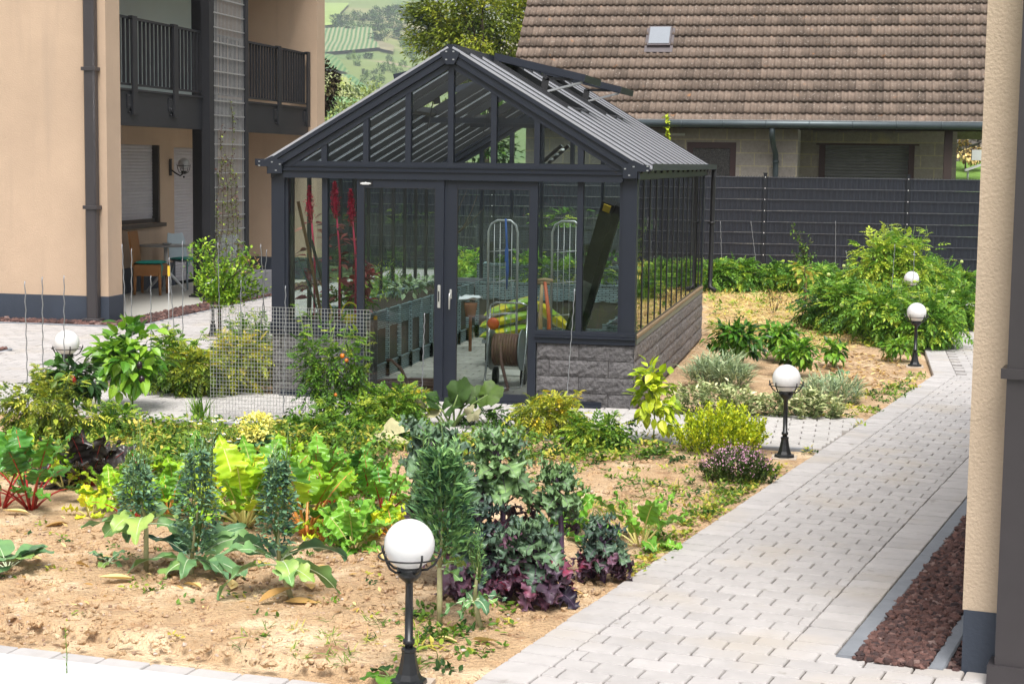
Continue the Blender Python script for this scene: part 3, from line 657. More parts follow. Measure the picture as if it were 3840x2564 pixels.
# bracket plates
def plate(pts,y,name='bracket_plate',holes=()):
    q=MB(); n=len(pts); v=[(a,y,b) for a,b in pts]+[(a,y+.008,b) for a,b in pts]
    q.add(v,[tuple(range(n)),tuple(range(2*n-1,n-1,-1))]+[(i,i+n,(i+1)%n+n,(i+1)%n) for i in range(n)]); o=q.build(name,m_alu,GH)
    for a,b in holes: q=MB(); q.box((a-.009,y-.003,b-.006),(a+.009,y-.001,b+.006)); q.build('bolt',m_edge,o)
plate([(1.80-.098,3.365),(1.80-.02,3.405),(1.80+.02,3.405),(1.80+.098,3.365),(1.80+.04,3.255),(1.80-.04,3.255)],-.086,holes=((1.765,3.375),(1.835,3.375),(1.765,3.30),(1.835,3.30)))
for sx in (-1,1):
    X=lambda v: 1.8+sx*v
    plate([(X(1.855),2.335),(X(1.77),2.375),(X(1.655),2.315),(X(1.67),2.29),(X(1.67),2.205),(X(1.805),2.205),(X(1.805),2.27),(X(1.92),2.27),(X(1.92),2.33)],-.086,holes=((X(1.9),2.32),(X(1.9),2.28),(X(1.77),2.315),(X(1.73),2.235),(X(1.69),2.295)))
# gutters, eave cover, downpipe
for sx in (-1,1):
    X=lambda v: 1.8+sx*v
    q=MB(); q.box((X(1.83),-.07,2.28),(X(1.95),L+.06,2.285)); q.box((X(1.945),-.07,2.285),(X(1.95),L+.06,2.345)); q.box((X(1.83),-.07,2.285),(X(1.835),L+.06,2.33)); q.box((X(1.80),.11,2.19),(X(1.73),L-.13,2.30)); q.box((X(1.81),-.07,2.20),(X(1.828),L,2.29))
    q.build('gutter',m_alu,GH)
q=MB(); q.tube([(3.72,L+.02,2.28),(3.71,L+.04,2.15),(3.70,L+.04,.82),(3.70,L+.0,.70),(3.78,L-.05,.66)],.032,10); q.tube([(3.70,L+.04,1.55),(3.70,L+.04,1.58)],.045,10); q.build('downpipe',m_rubber,GH)
# side bars and panes
NP=13; dy=L/NP
for k_ in range(1,NP):
    for xx in (3.558,.002):
        q=MB(); q.box((xx,k_*dy-.016,HS+.11),(xx+.04,k_*dy+.016,2.19)); q.build('glazing_bar',m_rubber,GH)
def pane(v,mat_=m_glass,name='glass_pane'):
    q=MB(); q.add(v,[tuple(range(len(v)))]); return q.build(name,mat_,GH)
for k_ in range(NP):
    a,b=k_*dy+.02,(k_+1)*dy-.02
    if k_==0:a=.11
    pane([(3.591,a,HS+.11),(3.591,b,HS+.11),(3.591,b,2.19),(3.591,a,2.19)]); pane([(.026,a,HS+.11),(.026,b,HS+.11),(.026,b,2.19),(.026,a,2.19)])
ye=.028
for a,b in ((.16,.512),(.568,.878),(2.66,3.032),(3.088,3.44)): pane([(a,ye,HS+.12),(b,ye,HS+.12),(b,ye,2.17),(a,ye,2.17)])
xs_=[.27]+[1.8+.42*k_ for k_ in range(-3,4)]+[3.33]
for a,b in zip(xs_[:-1],xs_[1:]):
    for yy in (ye-.01,L-.02):
        a_,b_=a+.02,b-.02; za,zb=roofz(a_)-.17,roofz(b_)-.17
        v=[(a_,yy,2.32),(b_,yy,2.32)]+([(b_,yy,max(zb,2.321))])+([(a_,yy,max(za,2.322))]); pane(v)
xb=[.135]+[1.8+.42*k_ for k_ in (-3,-2,-1,1,2,3)]+[3.465]
for a,b in zip(xb[:-1],xb[1:]): pane([(a+.02,L-.02,HS+.11),(b-.02,L-.02,HS+.11),(b-.02,L-.02,2.17),(a+.02,L-.02,2.17)])
# doors
for i,(a,b) in enumerate(((.878,1.745),(1.785,2.655))):
    yd=-.045 if i==0 else -.028; sx0=.07 if i==0 else .085; sx1=.085 if i==0 else .075
    q=MB(); q.box((a,yd,.045),(a+sx0,yd+.05,2.16)); q.box((b-sx1,yd,.045),(b,yd+.05,2.16)); q.box((a+sx0,yd+.003,2.085),(b-sx1,yd+.047,2.16)); q.box((a+sx0,yd+.003,.045),(b-sx1,yd+.047,.12))
    d=q.build('sliding_door',m_alu,GH)
    q=MB(); q.add([(a+sx0,yd+.025,.12),(b-sx1,yd+.025,.12),(b-sx1,yd+.025,2.085),(a+sx0,yd+.025,2.085)],[(0,1,2,3)]); q.build('glass_pane',m_glass,d)
    q=MB()
    for c,e in (((a+sx0,.12),(a+sx0+.006,2.085)),((b-sx1-.006,.12),(b-sx1,2.085)),((a+sx0,2.079),(b-sx1,2.085))): q.box((c[0],yd+.001,c[1]),(e[0],yd+.023,e[1]))
    q.build('seal',m_rubber,d)
    q=MB()
    if i==0: q.cbox((b-.056,yd-.012,.94),(b-.026,yd,1.16),.006); q.box((b-.048,yd-.014,1.0),(b-.036,yd-.0125,1.10),1); q.build('handle',[M('silver_handle',(.62,.62,.6),.3,.6,.03),m_rubber],d)
    else: q.cbox((a+.018,yd-.01,1.03),(a+.042,yd,1.12),.005); q.tube([(a+.03,yd-.01,1.08),(a+.03,yd-.045,1.08),(a+.03,yd-.05,1.06),(a+.028,yd-.05,.93)],.009,8); q.build('handle',bpy.data.materials['silver_handle'],d)
q=MB(); q.box((1.745,-.02,.045),(1.785,.03,2.165)); q.box((.87,-.05,.0),(2.66,.06,.044)); q.box((.10,-.10,.028),(.87,-.03,.05)); q.box((2.66,-.10,.028),(3.30,-.03,.05));q.box((.10,-.04,.05),(.87,-.0301,.085)); q.box((2.66,-.04,.05),(3.30,-.0301,.085)); q.build('door_track',m_alu,GH)
q=MB(); q.box((.90,-.050,2.105),(1.035,-.0455,2.14),0); q.add([(x,-.0515,z) for x,z in ((.912,2.122),(.935,2.130),(.955,2.130),(.968,2.137),(.98,2.130),(1.0,2.130),(1.022,2.123),(1.02,2.117),(.914,2.116))],[tuple(range(9))],1)
q.add([(x,-.0515,z) for x,z in ((.93,2.1095),(1.0,2.1095),(1.0,2.1125),(.93,2.1125))],[(0,1,2,3)],1)
q.build('maker_plate',[m_rubber,m_white],GH)
# roof
n_r=np.array([math.sin(ang),0,math.cos(ang)])
m_rib=m_alu; m_rooflt=M('pale_roof_profile',(.34,.35,.385),.4,0,.06,4)
vents=[(3,5),(8,10)]; SLT=(1.8+.09)/math.cos(ang)
def rpt(sx,sl,y,h=0.):   # sl: distance down slope from ridge
    return np.array([1.8+sx*(sl*math.cos(ang)+h*math.sin(ang)), y, roofz(1.8)-sl*math.sin(ang)+h*math.cos(ang)])
def rslab(mb,sx,s0,s1,y0,y1,h0,h1,mat=0):
    v=[rpt(sx,s,y,h) for h in (h0,h1) for s,y in ((s0,y0),(s1,y0),(s1,y1),(s0,y1))]
    mb.add(v,[(0,3,2,1),(4,5,6,7),(0,1,5,4),(1,2,6,5),(2,3,7,6),(3,0,4,7)],mat)
m_roofpanel=bpy.data.materials.new('roof_panel'); m_roofpanel.use_nodes=True
n=m_roofpanel.node_tree; lk=n.links.new; n.nodes.remove(n.nodes['Principled BSDF'])
tr_=n.nodes.new('ShaderNodeBsdfTransparent'); tr_.inputs[0].default_value=(.62,.66,.68,1); gl_=n.nodes.new('ShaderNodeBsdfGlossy'); gl_.inputs['Roughness'].default_value=.22; df_=n.nodes.new('ShaderNodeBsdfDiffuse'); df_.inputs[0].default_value=(.78,.79,.80,1)
fr_=n.nodes.new('ShaderNodeFresnel'); fr_.inputs[0].default_value=1.5; x1=n.nodes.new('ShaderNodeMixShader'); x2=n.nodes.new('ShaderNodeMixShader')
lw=n.nodes.new('ShaderNodeLayerWeight'); lw.inputs[0].default_value=.5; pw=n.nodes.new('ShaderNodeMath'); pw.operation='POWER'; pw.inputs[1].default_value=3.; lk(lw.outputs['Facing'],pw.inputs[0]); 
mm=n.nodes.new('ShaderNodeMath'); mm.operation='MULTIPLY'; mm.inputs[1].default_value=.35; lk(pw.outputs[0],mm.inputs[0])  # white diffuse rising at grazing angles paints a sky sheen onto clear panels
lk(mm.outputs[0],x1.inputs[0]); lk(tr_.outputs[0],x1.inputs[1]); lk(df_.outputs[0],x1.inputs[2]); lk(fr_.outputs[0],x2.inputs[0]); lk(x1.outputs[0],x2.inputs[1]); lk(gl_.outputs[0],x2.inputs[2]); lk(x2.outputs[0],n.nodes['Material Output'].inputs[0])
for sx in (-1,1):
    for k_ in range(NP):
        y0,y1=k_*dy+.02,(k_+1)*dy-.02
        s0=.05
        if any(a<=k_<b for a,b in vents): s0=1.02
        pane([tuple(rpt(sx,s0,y0)),tuple(rpt(sx,SLT,y0)),tuple(rpt(sx,SLT,y1)),tuple(rpt(sx,s0,y1))],m_roofpanel,'roof_pane')
    for k_ in range(NP+1):
        q=MB(); s0=.05
        if any(a<k_<b for a,b in vents): s0=1.02
        y=min(max(k_*dy,-.03),L+.0)
        rslab(q,sx,s0,SLT-.02,y-.016,y+.016,-.06,-.002,1); rslab(q,sx,s0,SLT-.02,y-.016,y+.016,-.001,.021,0); rslab(q,sx,s0,SLT-.02,y-.018,y+.018,.0215,.029,1); q.build('roof_bar',[m_rooflt,m_rubber],GH)
    q=MB(); rslab(q,sx,.02,SLT,-.075,-.03,.002,.022); q.build('roof_edge_cover',m_rooflt,GH)
    for a,b in vents:
        q=MB(); rslab(q,sx,.98,1.04,a*dy,b*dy,-.05,.02); rslab(q,sx,.05,.98,a*dy-.03,a*dy+.03,-.07,.03); rslab(q,sx,.05,.98,b*dy-.03,b*dy+.03,-.07,.03); q.build('vent_frame',m_dark,GH)
        vr=thing('roof_vent',None,None); 
        # vent leaf: hinge at ridge, opened outward
        H_=np.array([1.8+sx*.06,0,roofz(1.8)+.015]); O=np.array([1.8+sx*1.02,0,3.205]); d=(O-H_)/np.linalg.norm(O-H_); Ln=np.linalg.norm(O-H_); nn_=np.array([-d[2]*sx,0,d[0]*sx]); 
        if nn_[2]<0: nn_=-nn_
        def vb(mb,l0,l1,y0,y1,h0,h1):
            v=[H_+d*l+nn_*h+np.array([0,y,0]) for h in (h0,h1) for l,y in ((l0,y0),(l1,y0),(l1,y1),(l0,y1))]
            mb.add(v,[(0,3,2,1),(4,5,6,7),(0,1,5,4),(1,2,6,5),(2,3,7,6),(3,0,4,7)])
        ya,yb_=a*dy-.01,b*dy+.01
        q=MB(); vb(q,0,Ln,ya,ya+.04,-.03,.045); vb(q,0,Ln,yb_-.04,yb_,-.03,.045); vb(q,Ln-.05,Ln,ya+.04,yb_-.04,-.03,.044); vb(q,0,.05,ya+.04,yb_-.04,-.03,.044); vb(q,.05,Ln-.05,(ya+yb_)/2-.015,(ya+yb_)/2+.015,-.03,.04)
        bpy.data.objects.remove(vr); vr=q.build('roof_vent',m_alu,GH)
        q=MB(); v=[tuple(H_+d*l+nn_*.01+np.array([0,y,0])) for l,y in ((.05,ya+.04),(Ln-.05,ya+.04),(Ln-.05,yb_-.04),(.05,yb_-.04))]; q.add(v,[(0,1,2,3)]); q.build('glass_pane',m_roofpanel,vr)
        ym=(ya+.05); 
        q=MB(); P0=rpt(sx,.62,ym,.13); P1=H_+d*(Ln*.86)+np.array([0,ym,-.03]); q.beam(P0,P1,.02,.03); q.beam(rpt(sx,.62,ym,.14),rpt(sx,.72,ym,-.12),.02,.07); q.beam(rpt(sx,.70,ym,-.02),rpt(sx,.95,ym,-.30),.01,.01); q.sphere(P0,.022,10,8); q.build('opener_arm',m_rubber,vr)
        q=MB(); q.beam(rpt(sx,.70,ym+.02,.03),H_+d*(Ln*.95)+np.array([0,ym+.06,-.04]),.028,.02); q.beam(rpt(sx,.72,ym+.08,.05),H_+d*(Ln*.95)+np.array([0,ym+.14,-.04]),.014,.02); q.build('opener_strut',m_edge,vr)
q=MB(); q.box((1.74,-.06,roofz(1.8)-.10),(1.86,L+.02,roofz(1.8)+.015)); q.box((1.76,-.06,roofz(1.8)+.016),(1.84,L+.02,roofz(1.8)+.03)); q.build('ridge_beam',m_alu,GH)
q=MB()
for yy in (2.36,4.7): q.box((.9,yy,2.76),(2.7,yy+.04,2.82))
q.build('tie_beam',m_alu,GH)
q=MB(); lay(q,(.02,.08),(0,1),(1,0),(0,15),(0,42),.235,.155,lambda x,y: .15<x<3.42,z=.022,tb=.3); q.build('floor_paving',M('greenhouse_floor_pavers',(.44,.42,.37),.8,0,.15,6,tintvar=.15),GH)
q=MB(); q.add([(.1,.05,.012),(3.5,.05,.012),(3.5,7,.012),(.1,7,.012)],[(0,1,2,3)]); q.build('floor_bedding',m_joint,GH)
# inside sand-coloured corner at the left wall end
q=MB(); q.box((.95,.07,.02),(1.02,.20,.78)); q.build('wall_end_panel',m_block,GH)

# ------------------------------------------------------------------ raised planters of woven plastic
def wick_x(n,o,co,b):
    br=n.nodes.new('ShaderNodeTexBrick'); br.inputs['Scale'].default_value=1; br.inputs['Brick Width'].default_value=.10; br.inputs['Row Height'].default_value=.024; br.inputs['Mortar Size'].default_value=.006; br.inputs['Mortar Smooth'].default_value=.3
    br.inputs['Color1'].default_value=(1,1,1,1);br.inputs['Color2'].default_value=(.7,.7,.7,1);br.inputs['Mortar'].default_value=(.12,.12,.12,1)
    sp=n.nodes.new('ShaderNodeSeparateXYZ'); cb_=n.nodes.new('ShaderNodeCombineXYZ'); n.links.new(co,sp.inputs[0]); ad=n.nodes.new('ShaderNodeMath'); n.links.new(sp.outputs[0],ad.inputs[0]); n.links.new(sp.outputs[1],ad.inputs[1])
    n.links.new(ad.outputs[0],cb_.inputs[0]); n.links.new(sp.outputs[2],cb_.inputs[1]); n.links.new(cb_.outputs[0],br.inputs[0])
    x=n.nodes.new('ShaderNodeMix'); x.data_type='RGBA'; x.blend_type='MULTIPLY'; x.inputs[0].default_value=1; n.links.new(br.outputs[0],x.inputs[6]); n.links.new(o,x.inputs[7]); return x.outputs[2]
m_wick=M('woven_grey_plastic',(.30,.41,.43),.45,0,.05,5,extra=wick_x)
m_wickdk=M('woven_dark_plastic',(.055,.065,.085),.45,0,.05,5,extra=wick_x)
m_bedside=M('dark_planter_board',(.07,.06,.045),.7,0,.3,6)
m_compost=M('dark_compost',(.05,.035,.025),.95,0,.3,20,bump=.01,bs=40)
def planter(name,label,x0,x1,y0,y1,z0,z1,bands,mt,group=None,axis='y',side=1,legs=False):
    t=thing(name,label,'planter',((x0+x1)/2,(y0+y1)/2,0),group)
    q=MB(); q.box((x0+.02,y0+.02,z0),(x1-.02,y1-.02,z1-.07)); q.build('inner_board',m_bedside,t)
    q=MB(); q.box((x0+.03,y0+.03,z1-.069),(x1-.03,y1-.03,z1-.03)); q.build('compost',m_compost,t)
    for b0,b1 in bands:
        q=MB()
        def strip(p,d,ln,nv):
            n_=int(ln/.04); ss=np.linspace(0,ln,n_*2+1); low=b0-.018*np.abs(np.sin(ss/.24*PI))*(1 if b0>.05 else .0)
            for dd_ in (0,.012):
                a=np.array([[p[0]+d[0]*s_-nv[0]*dd_,p[1]+d[1]*s_-nv[1]*dd_,z] for s_,z in zip(ss,low)]); c=a.copy(); c[:,2]=b1
                q.grid(np.stack([a,c],0) ,0,.5,False)
            q.beam((p[0],p[1],b1),(p[0]+d[0]*ln,p[1]+d[1]*ln,b1),.025,.02)
            for s_ in np.arange(0,ln+.01,.48): q.box((p[0]+d[0]*s_+nv[0]*.012-.02,p[1]+d[1]*s_+nv[1]*.012-.02,(.03 if (b0>.3 and not legs) else b0-.01)),(p[0]+d[0]*s_+nv[0]*.012+.02,p[1]+d[1]*s_+nv[1]*.012+.02,b1+.022))
        strip((x0,y0),(1,0),x1-x0,(0,-1)); strip((x1,y0),(0,1),y1-y0,(1,0)); strip((x0,y0),(0,1),y1-y0,(-1,0)); strip((x0,y1),(1,0),x1-x0,(0,1))
        q.build('woven_band',mt,t)
    if legs:
        for x in (x0+.04,(x0+x1)/2,x1-.12):
            for y in (y0+.03,y1-.1):
                q=MB(); q.box((x,y,0),(x+.09,y+.07,z0)); q.build('leg',m_wickdk,t)
    return t
planter('woven_planter','long grey woven planter along the left inner wall of the greenhouse',.10,.68,.30,5.98,.0,.745,((.0,.17),(.57,.745)),m_wick,'woven planters in the greenhouse')
planter('woven_planter','grey woven planter across the back inside the greenhouse',.72,3.0,6.05,6.6,.0,.755,((.0,.17),(.55,.755)),m_wick,'woven planters in the greenhouse')
planter('woven_planter','short grey woven planter along the right inner wall of the greenhouse',3.0,3.48,2.2,5.9,.0,.60,((.0,.17),(.43,.60)),m_wick,'woven planters in the greenhouse')
planter('raised_planter','dark woven raised planter on legs behind the greenhouse',.05,3.1,9.0,9.6,1.14,1.37,((1.15,1.38),),m_wickdk,None,legs=True)
planter('garden_planter','low grey woven planter standing just behind the greenhouse',.3,3.3,8.0,8.5,.45,.86,((.6,.86),(.02,.2)),m_wick,None,legs=True)
# ------------------------------------------------------------------ things inside the greenhouse
m_galv=m_steel
def cage(x,y,label,h=1.72,wd=.32):
    t=thing('wire_trolley_rack',label,'rack',(x,y,0),'wire rack frames in the greenhouse'); q=MB()
    pr=[(x,y,.15),(x,y,h-.12),(x+.03,y,h-.04),(x+.10,y,h),(x+wd-.08,y,h),(x+wd-.02,y,h-.05),(x+wd,y,h-.13),(x+wd,y,.15)]
    q.tube(pr,.013,8); q.build('tube_frame',m_galv,t); q=MB()
    for k_ in range(1,5): q.tube([(x+wd*k_/5,y,.3),(x+wd*k_/5,y,h-.02)],.004,5)
    for z in (.35,.7,1.05,1.38): q.tube([(x,y,z),(x+wd,y+.0,z+.03)],.006,5)
    q.build('wire_bars',m_galv,t); q=MB()
    return t
cage(1.74,2.0,'wire rack frame with a blue strap behind the right glass door'); cage(2.42,2.1,'wire rack frame without a strap, left of the leaning black pack')
q=MB(); q.tube([(1.93,1.985,1.74),(1.945,1.975,1.5),(1.955,1.98,1.2),(1.95,1.98,.98)],[.012,.012,.02,.008],6); q.box((1.93,1.96,1.28),(1.965,1.985,1.42)); tag(q.build('strap',M('blue_strap',(.02,.09,.35),.6),loc=(1.94,1.98,1.3)),'blue strap hanging from the wire rack','strap')
# bags
m_bag=M('yellow_green_soil_bag',(.75,.62,.03),.35,0,.1,5,extra=lambda n,o,co,b: mixc(n,mixc(n,o,(.30,.50,.06),thr(n,co,5,.48,.54,2)),(.75,.75,.70),thr(n,co,9,.62,.66,2)))
def bag(c,sz,rz,tilt,label):
    n=10; X,Yg=np.meshgrid(np.linspace(-1,1,n*2),np.linspace(-1,1,n*2),indexing='ij')
    th_=np.sqrt(np.clip((1-np.abs(X)**3.2)*(1-np.abs(Yg)**3.2),0,1)); q=MB()
    Rm=np.array(Matrix.Rotation(rz,3,'Z')@Matrix.Rotation(tilt,3,'Y'))
    for sg in (1,-1):
        Z=sg*th_*.5*(1+.12*fbm(X,Yg,2.5,3,sg+c[0])); P=np.stack([X*sz[0]/2,Yg*sz[1]/2,Z*sz[2]],-1)@Rm.T+np.array(c); q.grid(P if sg<0 else P[::-1])
    tag(q.build('soil_bag',m_bag,loc=c),label,'bag','stacked bags of soil')
bag(tuple(PY(1172,702,3.)),(.62,.40,.11),.1,R(-18),'topmost yellow bag of soil in the stack in the greenhouse')
bag(tuple(PY(1165,730,3.)),(.62,.42,.12),.05,R(-15),'middle yellow bag of soil in the stack in the greenhouse')
bag(tuple(PY(1165,757,3.)),(.60,.42,.11),.0,R(-12),'lowest yellow bag of soil in the stack in the greenhouse')
bag(tuple(PY(1262,722,3.)),(.45,.5,.13),.4,R(38),'yellow bag of soil propped up behind the orange spade')
t=thing('low_trolley','low worn trolley under the stacked yellow bags','trolley',(2.0,3.0,0)); q=MB(); q.box((1.5,2.8,.30),(2.1,3.2,.34)); q.build('deck',m_alu_lt,t)
for x in (1.56,2.04):
    for y in (2.86,3.14): q=MB(); q.tube([(x-.015,y,.09),(x+.015,y,.09)],.06,14); q.box((x-.03,y-.02,.1),(x+.03,y+.02,.299)); q.build('wheel',m_rubber,t)
# spade & fork
def spade(x,y,col,label,h=1.05,lean=.05):
    t=thing('garden_spade',label,'spade',(x,y,0)); q=MB()
    q.tube([(x,y,.32),(x-.01,y+.01,.7),(x-lean,y+.02,h)],[.024,.022,.017],10); q.build('shaft',M('spade_shaft_'+('orange' if col[1]<.2 else 'pale'),col,.5,0,.15,20),t)
    q=MB(); q.tube([(x-lean-.085,y+.02,h+.01),(x-lean,y+.02,h+.02),(x-lean+.085,y+.02,h+.01)],[.018,.022,.018],10); q.build('handle',m_woodlt,t)
    q=MB(); q.add([(x-.08,y,.32),(x+.08,y,.32),(x+.075,y-.02,.08),(x,y-.03,.02),(x-.075,y-.02,.08),(x-.08,y+.012,.32),(x+.08,y+.012,.32),(x+.075,y-.008,.08),(x,y-.018,.02),(x-.075,y-.008,.08)],[(0,1,2,3,4),(9,8,7,6,5),(0,5,6,1),(1,6,7,2),(2,7,8,3),(3,8,9,4),(4,9,5,0)]); q.build('blade',m_galv,t)
spade(2.44,1.9,(.62,.13,.05),'spade with an orange shaft leaning among the soil bags',1.08,.06)
spade(2.32,2.05,(.50,.34,.17),'spade with a pale wooden shaft left of the orange one',1.04,.0)
# hose reel cart
RX,RY=2.09,1.35
t=thing('hose_reel_cart','hose reel cart wound with brown hose behind the right glass door','hose reel',(RX,RY,0))
m_hose=M('brown_rubber_hose',(.22,.11,.085),.5,0,.15,20); m_tube=M('chrome_tube',(.45,.45,.45),.25,.8)
q=MB(); 
for sx in (-1,1): q.lathe([(.0,-.006),(.215,-.006),(.215,.006),(.0,.006)],(0,0,0),28,smooth=False)
V_=np.concatenate(q.v).reshape(2,-1,3); F_=(q.l[0],q.n[0]); q=MB()
for i,xx in enumerate((-.16,.16)):
    v=V_[i].copy(); v=np.stack([v[:,2]+RX+xx,v[:,0]+RY,v[:,1]+.40],-1); q.add(v,F_,0,.5,False)
q.build('reel_disc',M('clear_grey_disc',(.30,.33,.33),.3,0,.1),t)
q=MB(); cs=[]
for k_ in range(9*20): a=k_/20*2*PI; cs.append((RX-.135+.03*k_/20,RY+.155*math.cos(a),.40+.155*math.sin(a)))
q.tube(cs,.017,7); q.build('wound_hose',m_hose,t)
q=MB(); q.lathe([(.02,0),(.055,0),(.065,.03),(.05,.045),(.02,.05)],(0,0,0),14); v=np.concatenate(q.v); F_=(q.l[0],q.n[0]); q=MB(); q.add(np.stack([v[:,0]+RX-.12,RY-.1-v[:,2],v[:,1]+.68],-1),F_,0,.5,True); q.build('orange_knob',M('orange_plastic',(.75,.12,.02),.4),t)
q=MB(); 
for xx in (-.2,.2): q.tube([(RX+xx,RY+.1,.85),(RX+xx,RY,.40),(RX+xx,RY-.18,.04),(RX+xx*.6,RY-.22,.02)],.011,8)
q.tube([(RX-.2,RY+.1,.85),(RX-.14,RY+.11,.88),(RX+.14,RY+.11,.88),(RX+.2,RY+.1,.85)],.011,8); q.tube([(RX-.13,RY-.22,.02),(RX+.13,RY-.22,.02)],.011,8); q.build('frame',m_tube,t)
q=MB()
for xx in (-.15,.15): q.tube([(RX+xx-.02,RY+.16,.1),(RX+xx+.02,RY+.16,.1)],.10,18)
q.build('wheel',m_rubber,t)
q=MB(); pts=[]
r_=np.random.default_rng(3); cx_,cy_=1.45,.55
for k_ in range(5*24): a=k_/24*2*PI; rr=.30+.05*math.sin(k_*.13)+.03*math.sin(k_*.7); pts.append((cx_+rr*1.35*math.cos(a)+.04*math.sin(k_*.05),cy_+rr*.8*math.sin(a),.045+.006*k_/24*3))
pts+= [(1.9,.5,.05),(2.15,.62,.05),(2.22,.8,.06),(2.16,1.0,.10),(2.08,1.12,.3),(2.05,1.2,.5)]
q.tube(pts,.017,8); tag(q.build('garden_hose',m_hose,loc=(1.45,.55,.04)),'brown hose lying in loops on the greenhouse floor','hose')
q=MB(); q.tube([(1.05,.45,.35),(1.10,.42,.36),(1.2,.42,.28),(1.28,.42,.12),(1.42,.42,.05)],.017,8); tag(q.build('hose_end',m_hose,loc=(1.2,.42,.2)),'brown hose end arching beside the left planter','hose')
q=MB(); q.box((1.72,2.1,.028),(2.4,2.6,.038)); tag(q.build('floor_mat',M('pale_mat',(.6,.58,.52),.8),loc=(2,2.35,.03)),'pale mat lying behind the hose reel cart','mat')
# wrapped boards leaning
t=thing('wrapped_board_pack','black wrapped pack of boards leaning in the right corner of the greenhouse','board pack',(2.6,1.3,0))
q=MB(); a=PY(1308,770,1.7);b_=PY(1398,462,.8); q.beam(a,b_,.09,.13,(1,0,-.4)); q.beam(a+(.09,.02,0),b_+(.09,.02,-.03),.07,.09,(1,0,-.4)); q.build('black_wrap',M('black_plastic_wrap',(.006,.007,.007),.45,0,.2,4,bump=.01,bs=12),t)
q=MB(); c=a+(b_-a)*.93+np.array((.0,-.075,.0)); q.beam(c,c+(b_-a)*.045,.012,.075,(1,0,-.4)); q.build('yellow_label',M('yellow_label',(.7,.48,.04),.5),t)
q=MB(); c=a+(b_-a)*.42+np.array((.02,-.075,.0)); q.beam(a+(b_-a)*.05+np.array((.02,-.074,0)),c,.006,.11,(1,0,-.4)); q.build('grey_patch',M('dusty_grey_wrap',(.12,.13,.12),.6,0,.5,5),t)
# sticks in the left corner
for (p0,p1,r_,mt,lb,nm) in (((.42,.35,.65),(.20,.20,1.93),.017,m_wood,'brown wooden stick leaning in the left corner of the greenhouse','wooden_pole'),((.50,.40,.65),(.33,.22,1.55),.015,M('dark_pole',(.06,.055,.04),.6),'dark pole right of the brown stick in the greenhouse corner','wooden_pole'),((.40,.42,.65),(.20,.18,1.38),.008,M('green_rod',(.05,.12,.11),.5),'thin green rod leaning left of the brown stick','garden_rod')):
    q=MB(); q.tube([p0,tuple((np.array(p0)+p1)/2+(.01,0,0)),p1],r_,7); tag(q.build(nm,mt,loc=p0),lb,'pole')
# yellow basket
def basket(x,y,w_,label):
    t=thing('yellow_basket',label,'basket',(x,y,.75)); m=bpy.data.materials.get('yellow_plastic') or M('yellow_plastic',(.85,.72,.02),.4)
    q=MB(); q.lathe([(w_*.8,.0),(w_,.07),(w_*1.02,.075),(w_*.95,.07),(w_*.75,.01)],(x,y,.75),16); q.build('bowl',m,t)
    q=MB(); q.tube([(x+w_*math.cos(a),y,.82+.13*math.sin(a)) for a in np.linspace(0,PI,12)],.008,6); q.build('handle',m,t)
basket(.52,.12,.055,'small yellow basket on the greenhouse sill, left one'); basket(.76,.13,.09,'larger yellow basket on the greenhouse sill, right one')
q=MB(); q.tube([(.58,1.25,.74),(.60,1.25,.60),(.605,1.25,.46)],.016,8); q.box((.69,1.2,.46),(.72,1.24,.72)); tag(q.build('yellow_clip_handle',M('yellow_grip',(.75,.45,.05),.5),loc=(.7,1.2,.6)),'yellow handle hooked on the long woven planter','tool')
q=MB(); 
P=np.stack(np.meshgrid(np.linspace(-.14,.14,10),np.linspace(-.1,.1,8),indexing='ij'),-1); Z=.05*fbm(P[...,0],P[...,1],9.,3,2.); q.grid(np.stack([P[...,0]+1.0,P[...,1]+4.4,.68+Z],-1)); tag(q.build('crumpled_sheet',m_white,loc=(1.,4.4,.8)),'crumpled white sheet on a pot inside the greenhouse','sheet')
q=MB(); q.lathe([(.06,.45),(.085,.60),(.09,.62)],(1.0,4.4,0),14); q.lathe([(.02,0),(.02,.44),(.06,.45)],(1.0,4.4,0),10); tag(q.build('terracotta_pot',M('terracotta',(.35,.14,.07),.8),loc=(1,4.4,0)),'terracotta pot on a stand beside the long woven planter','pot')
# white ladder leaning behind
t=thing('step_ladder','white ladder seen through the gable behind the greenhouse','ladder',(2.6,8.8,0)); q=MB(); 
A_=PY(1238,378,8.8);B_=PY(1288,334,8.8)
for k_ in (0,.10): q.beam(A_-(B_-A_)*.3+(k_*.9,k_,0),B_+(k_*.9,k_,0),.03,.05)
for i in range(4): f=i/4+.05; q.beam(A_+(B_-A_)*f,A_+(B_-A_)*f+(.09,.10,0),.02,.03); q.build('rail',m_white,t)

# ------------------------------------------------------------------ patio furniture
m_wicker=M('brown_wicker',(.30,.13,.035),.6,0,.3,60,bump=.006,bs=90); m_turq=M('turquoise_cloth',(.015,.33,.27),.7,0,.1,10)
m_shell=M('pale_blue_shell',(.45,.53,.57),.4,0,.03); m_legw=M('white_metal_leg',(.72,.73,.74),.35,.1,.03); m_legg=M('grey_blue_metal',(.30,.36,.40),.4,.2,.05)
tc=G(*[a for a in ((400+500*.4464)/SC,(500+1345*.4464)/SC)]); TXc,TYc=float(tc[0])-.02,float(tc[1])+.05
t=thing('bistro_table','round grey topped bistro table on a white splayed foot','table',(TXc,TYc,.02)); q=MB(); q.lathe([(.0,.815),(.44,.815),(.47,.825),(.475,.833),(.47,.838),(.0,.838)],(TXc,TYc,0),40); q.build('tabletop',M('grey_tabletop',(.32,.32,.32),.35),t)
q=MB(); q.lathe([(.035,.42),(.035,.815)],(TXc,TYc,0),12); q.build('pedestal',m_legw,t)
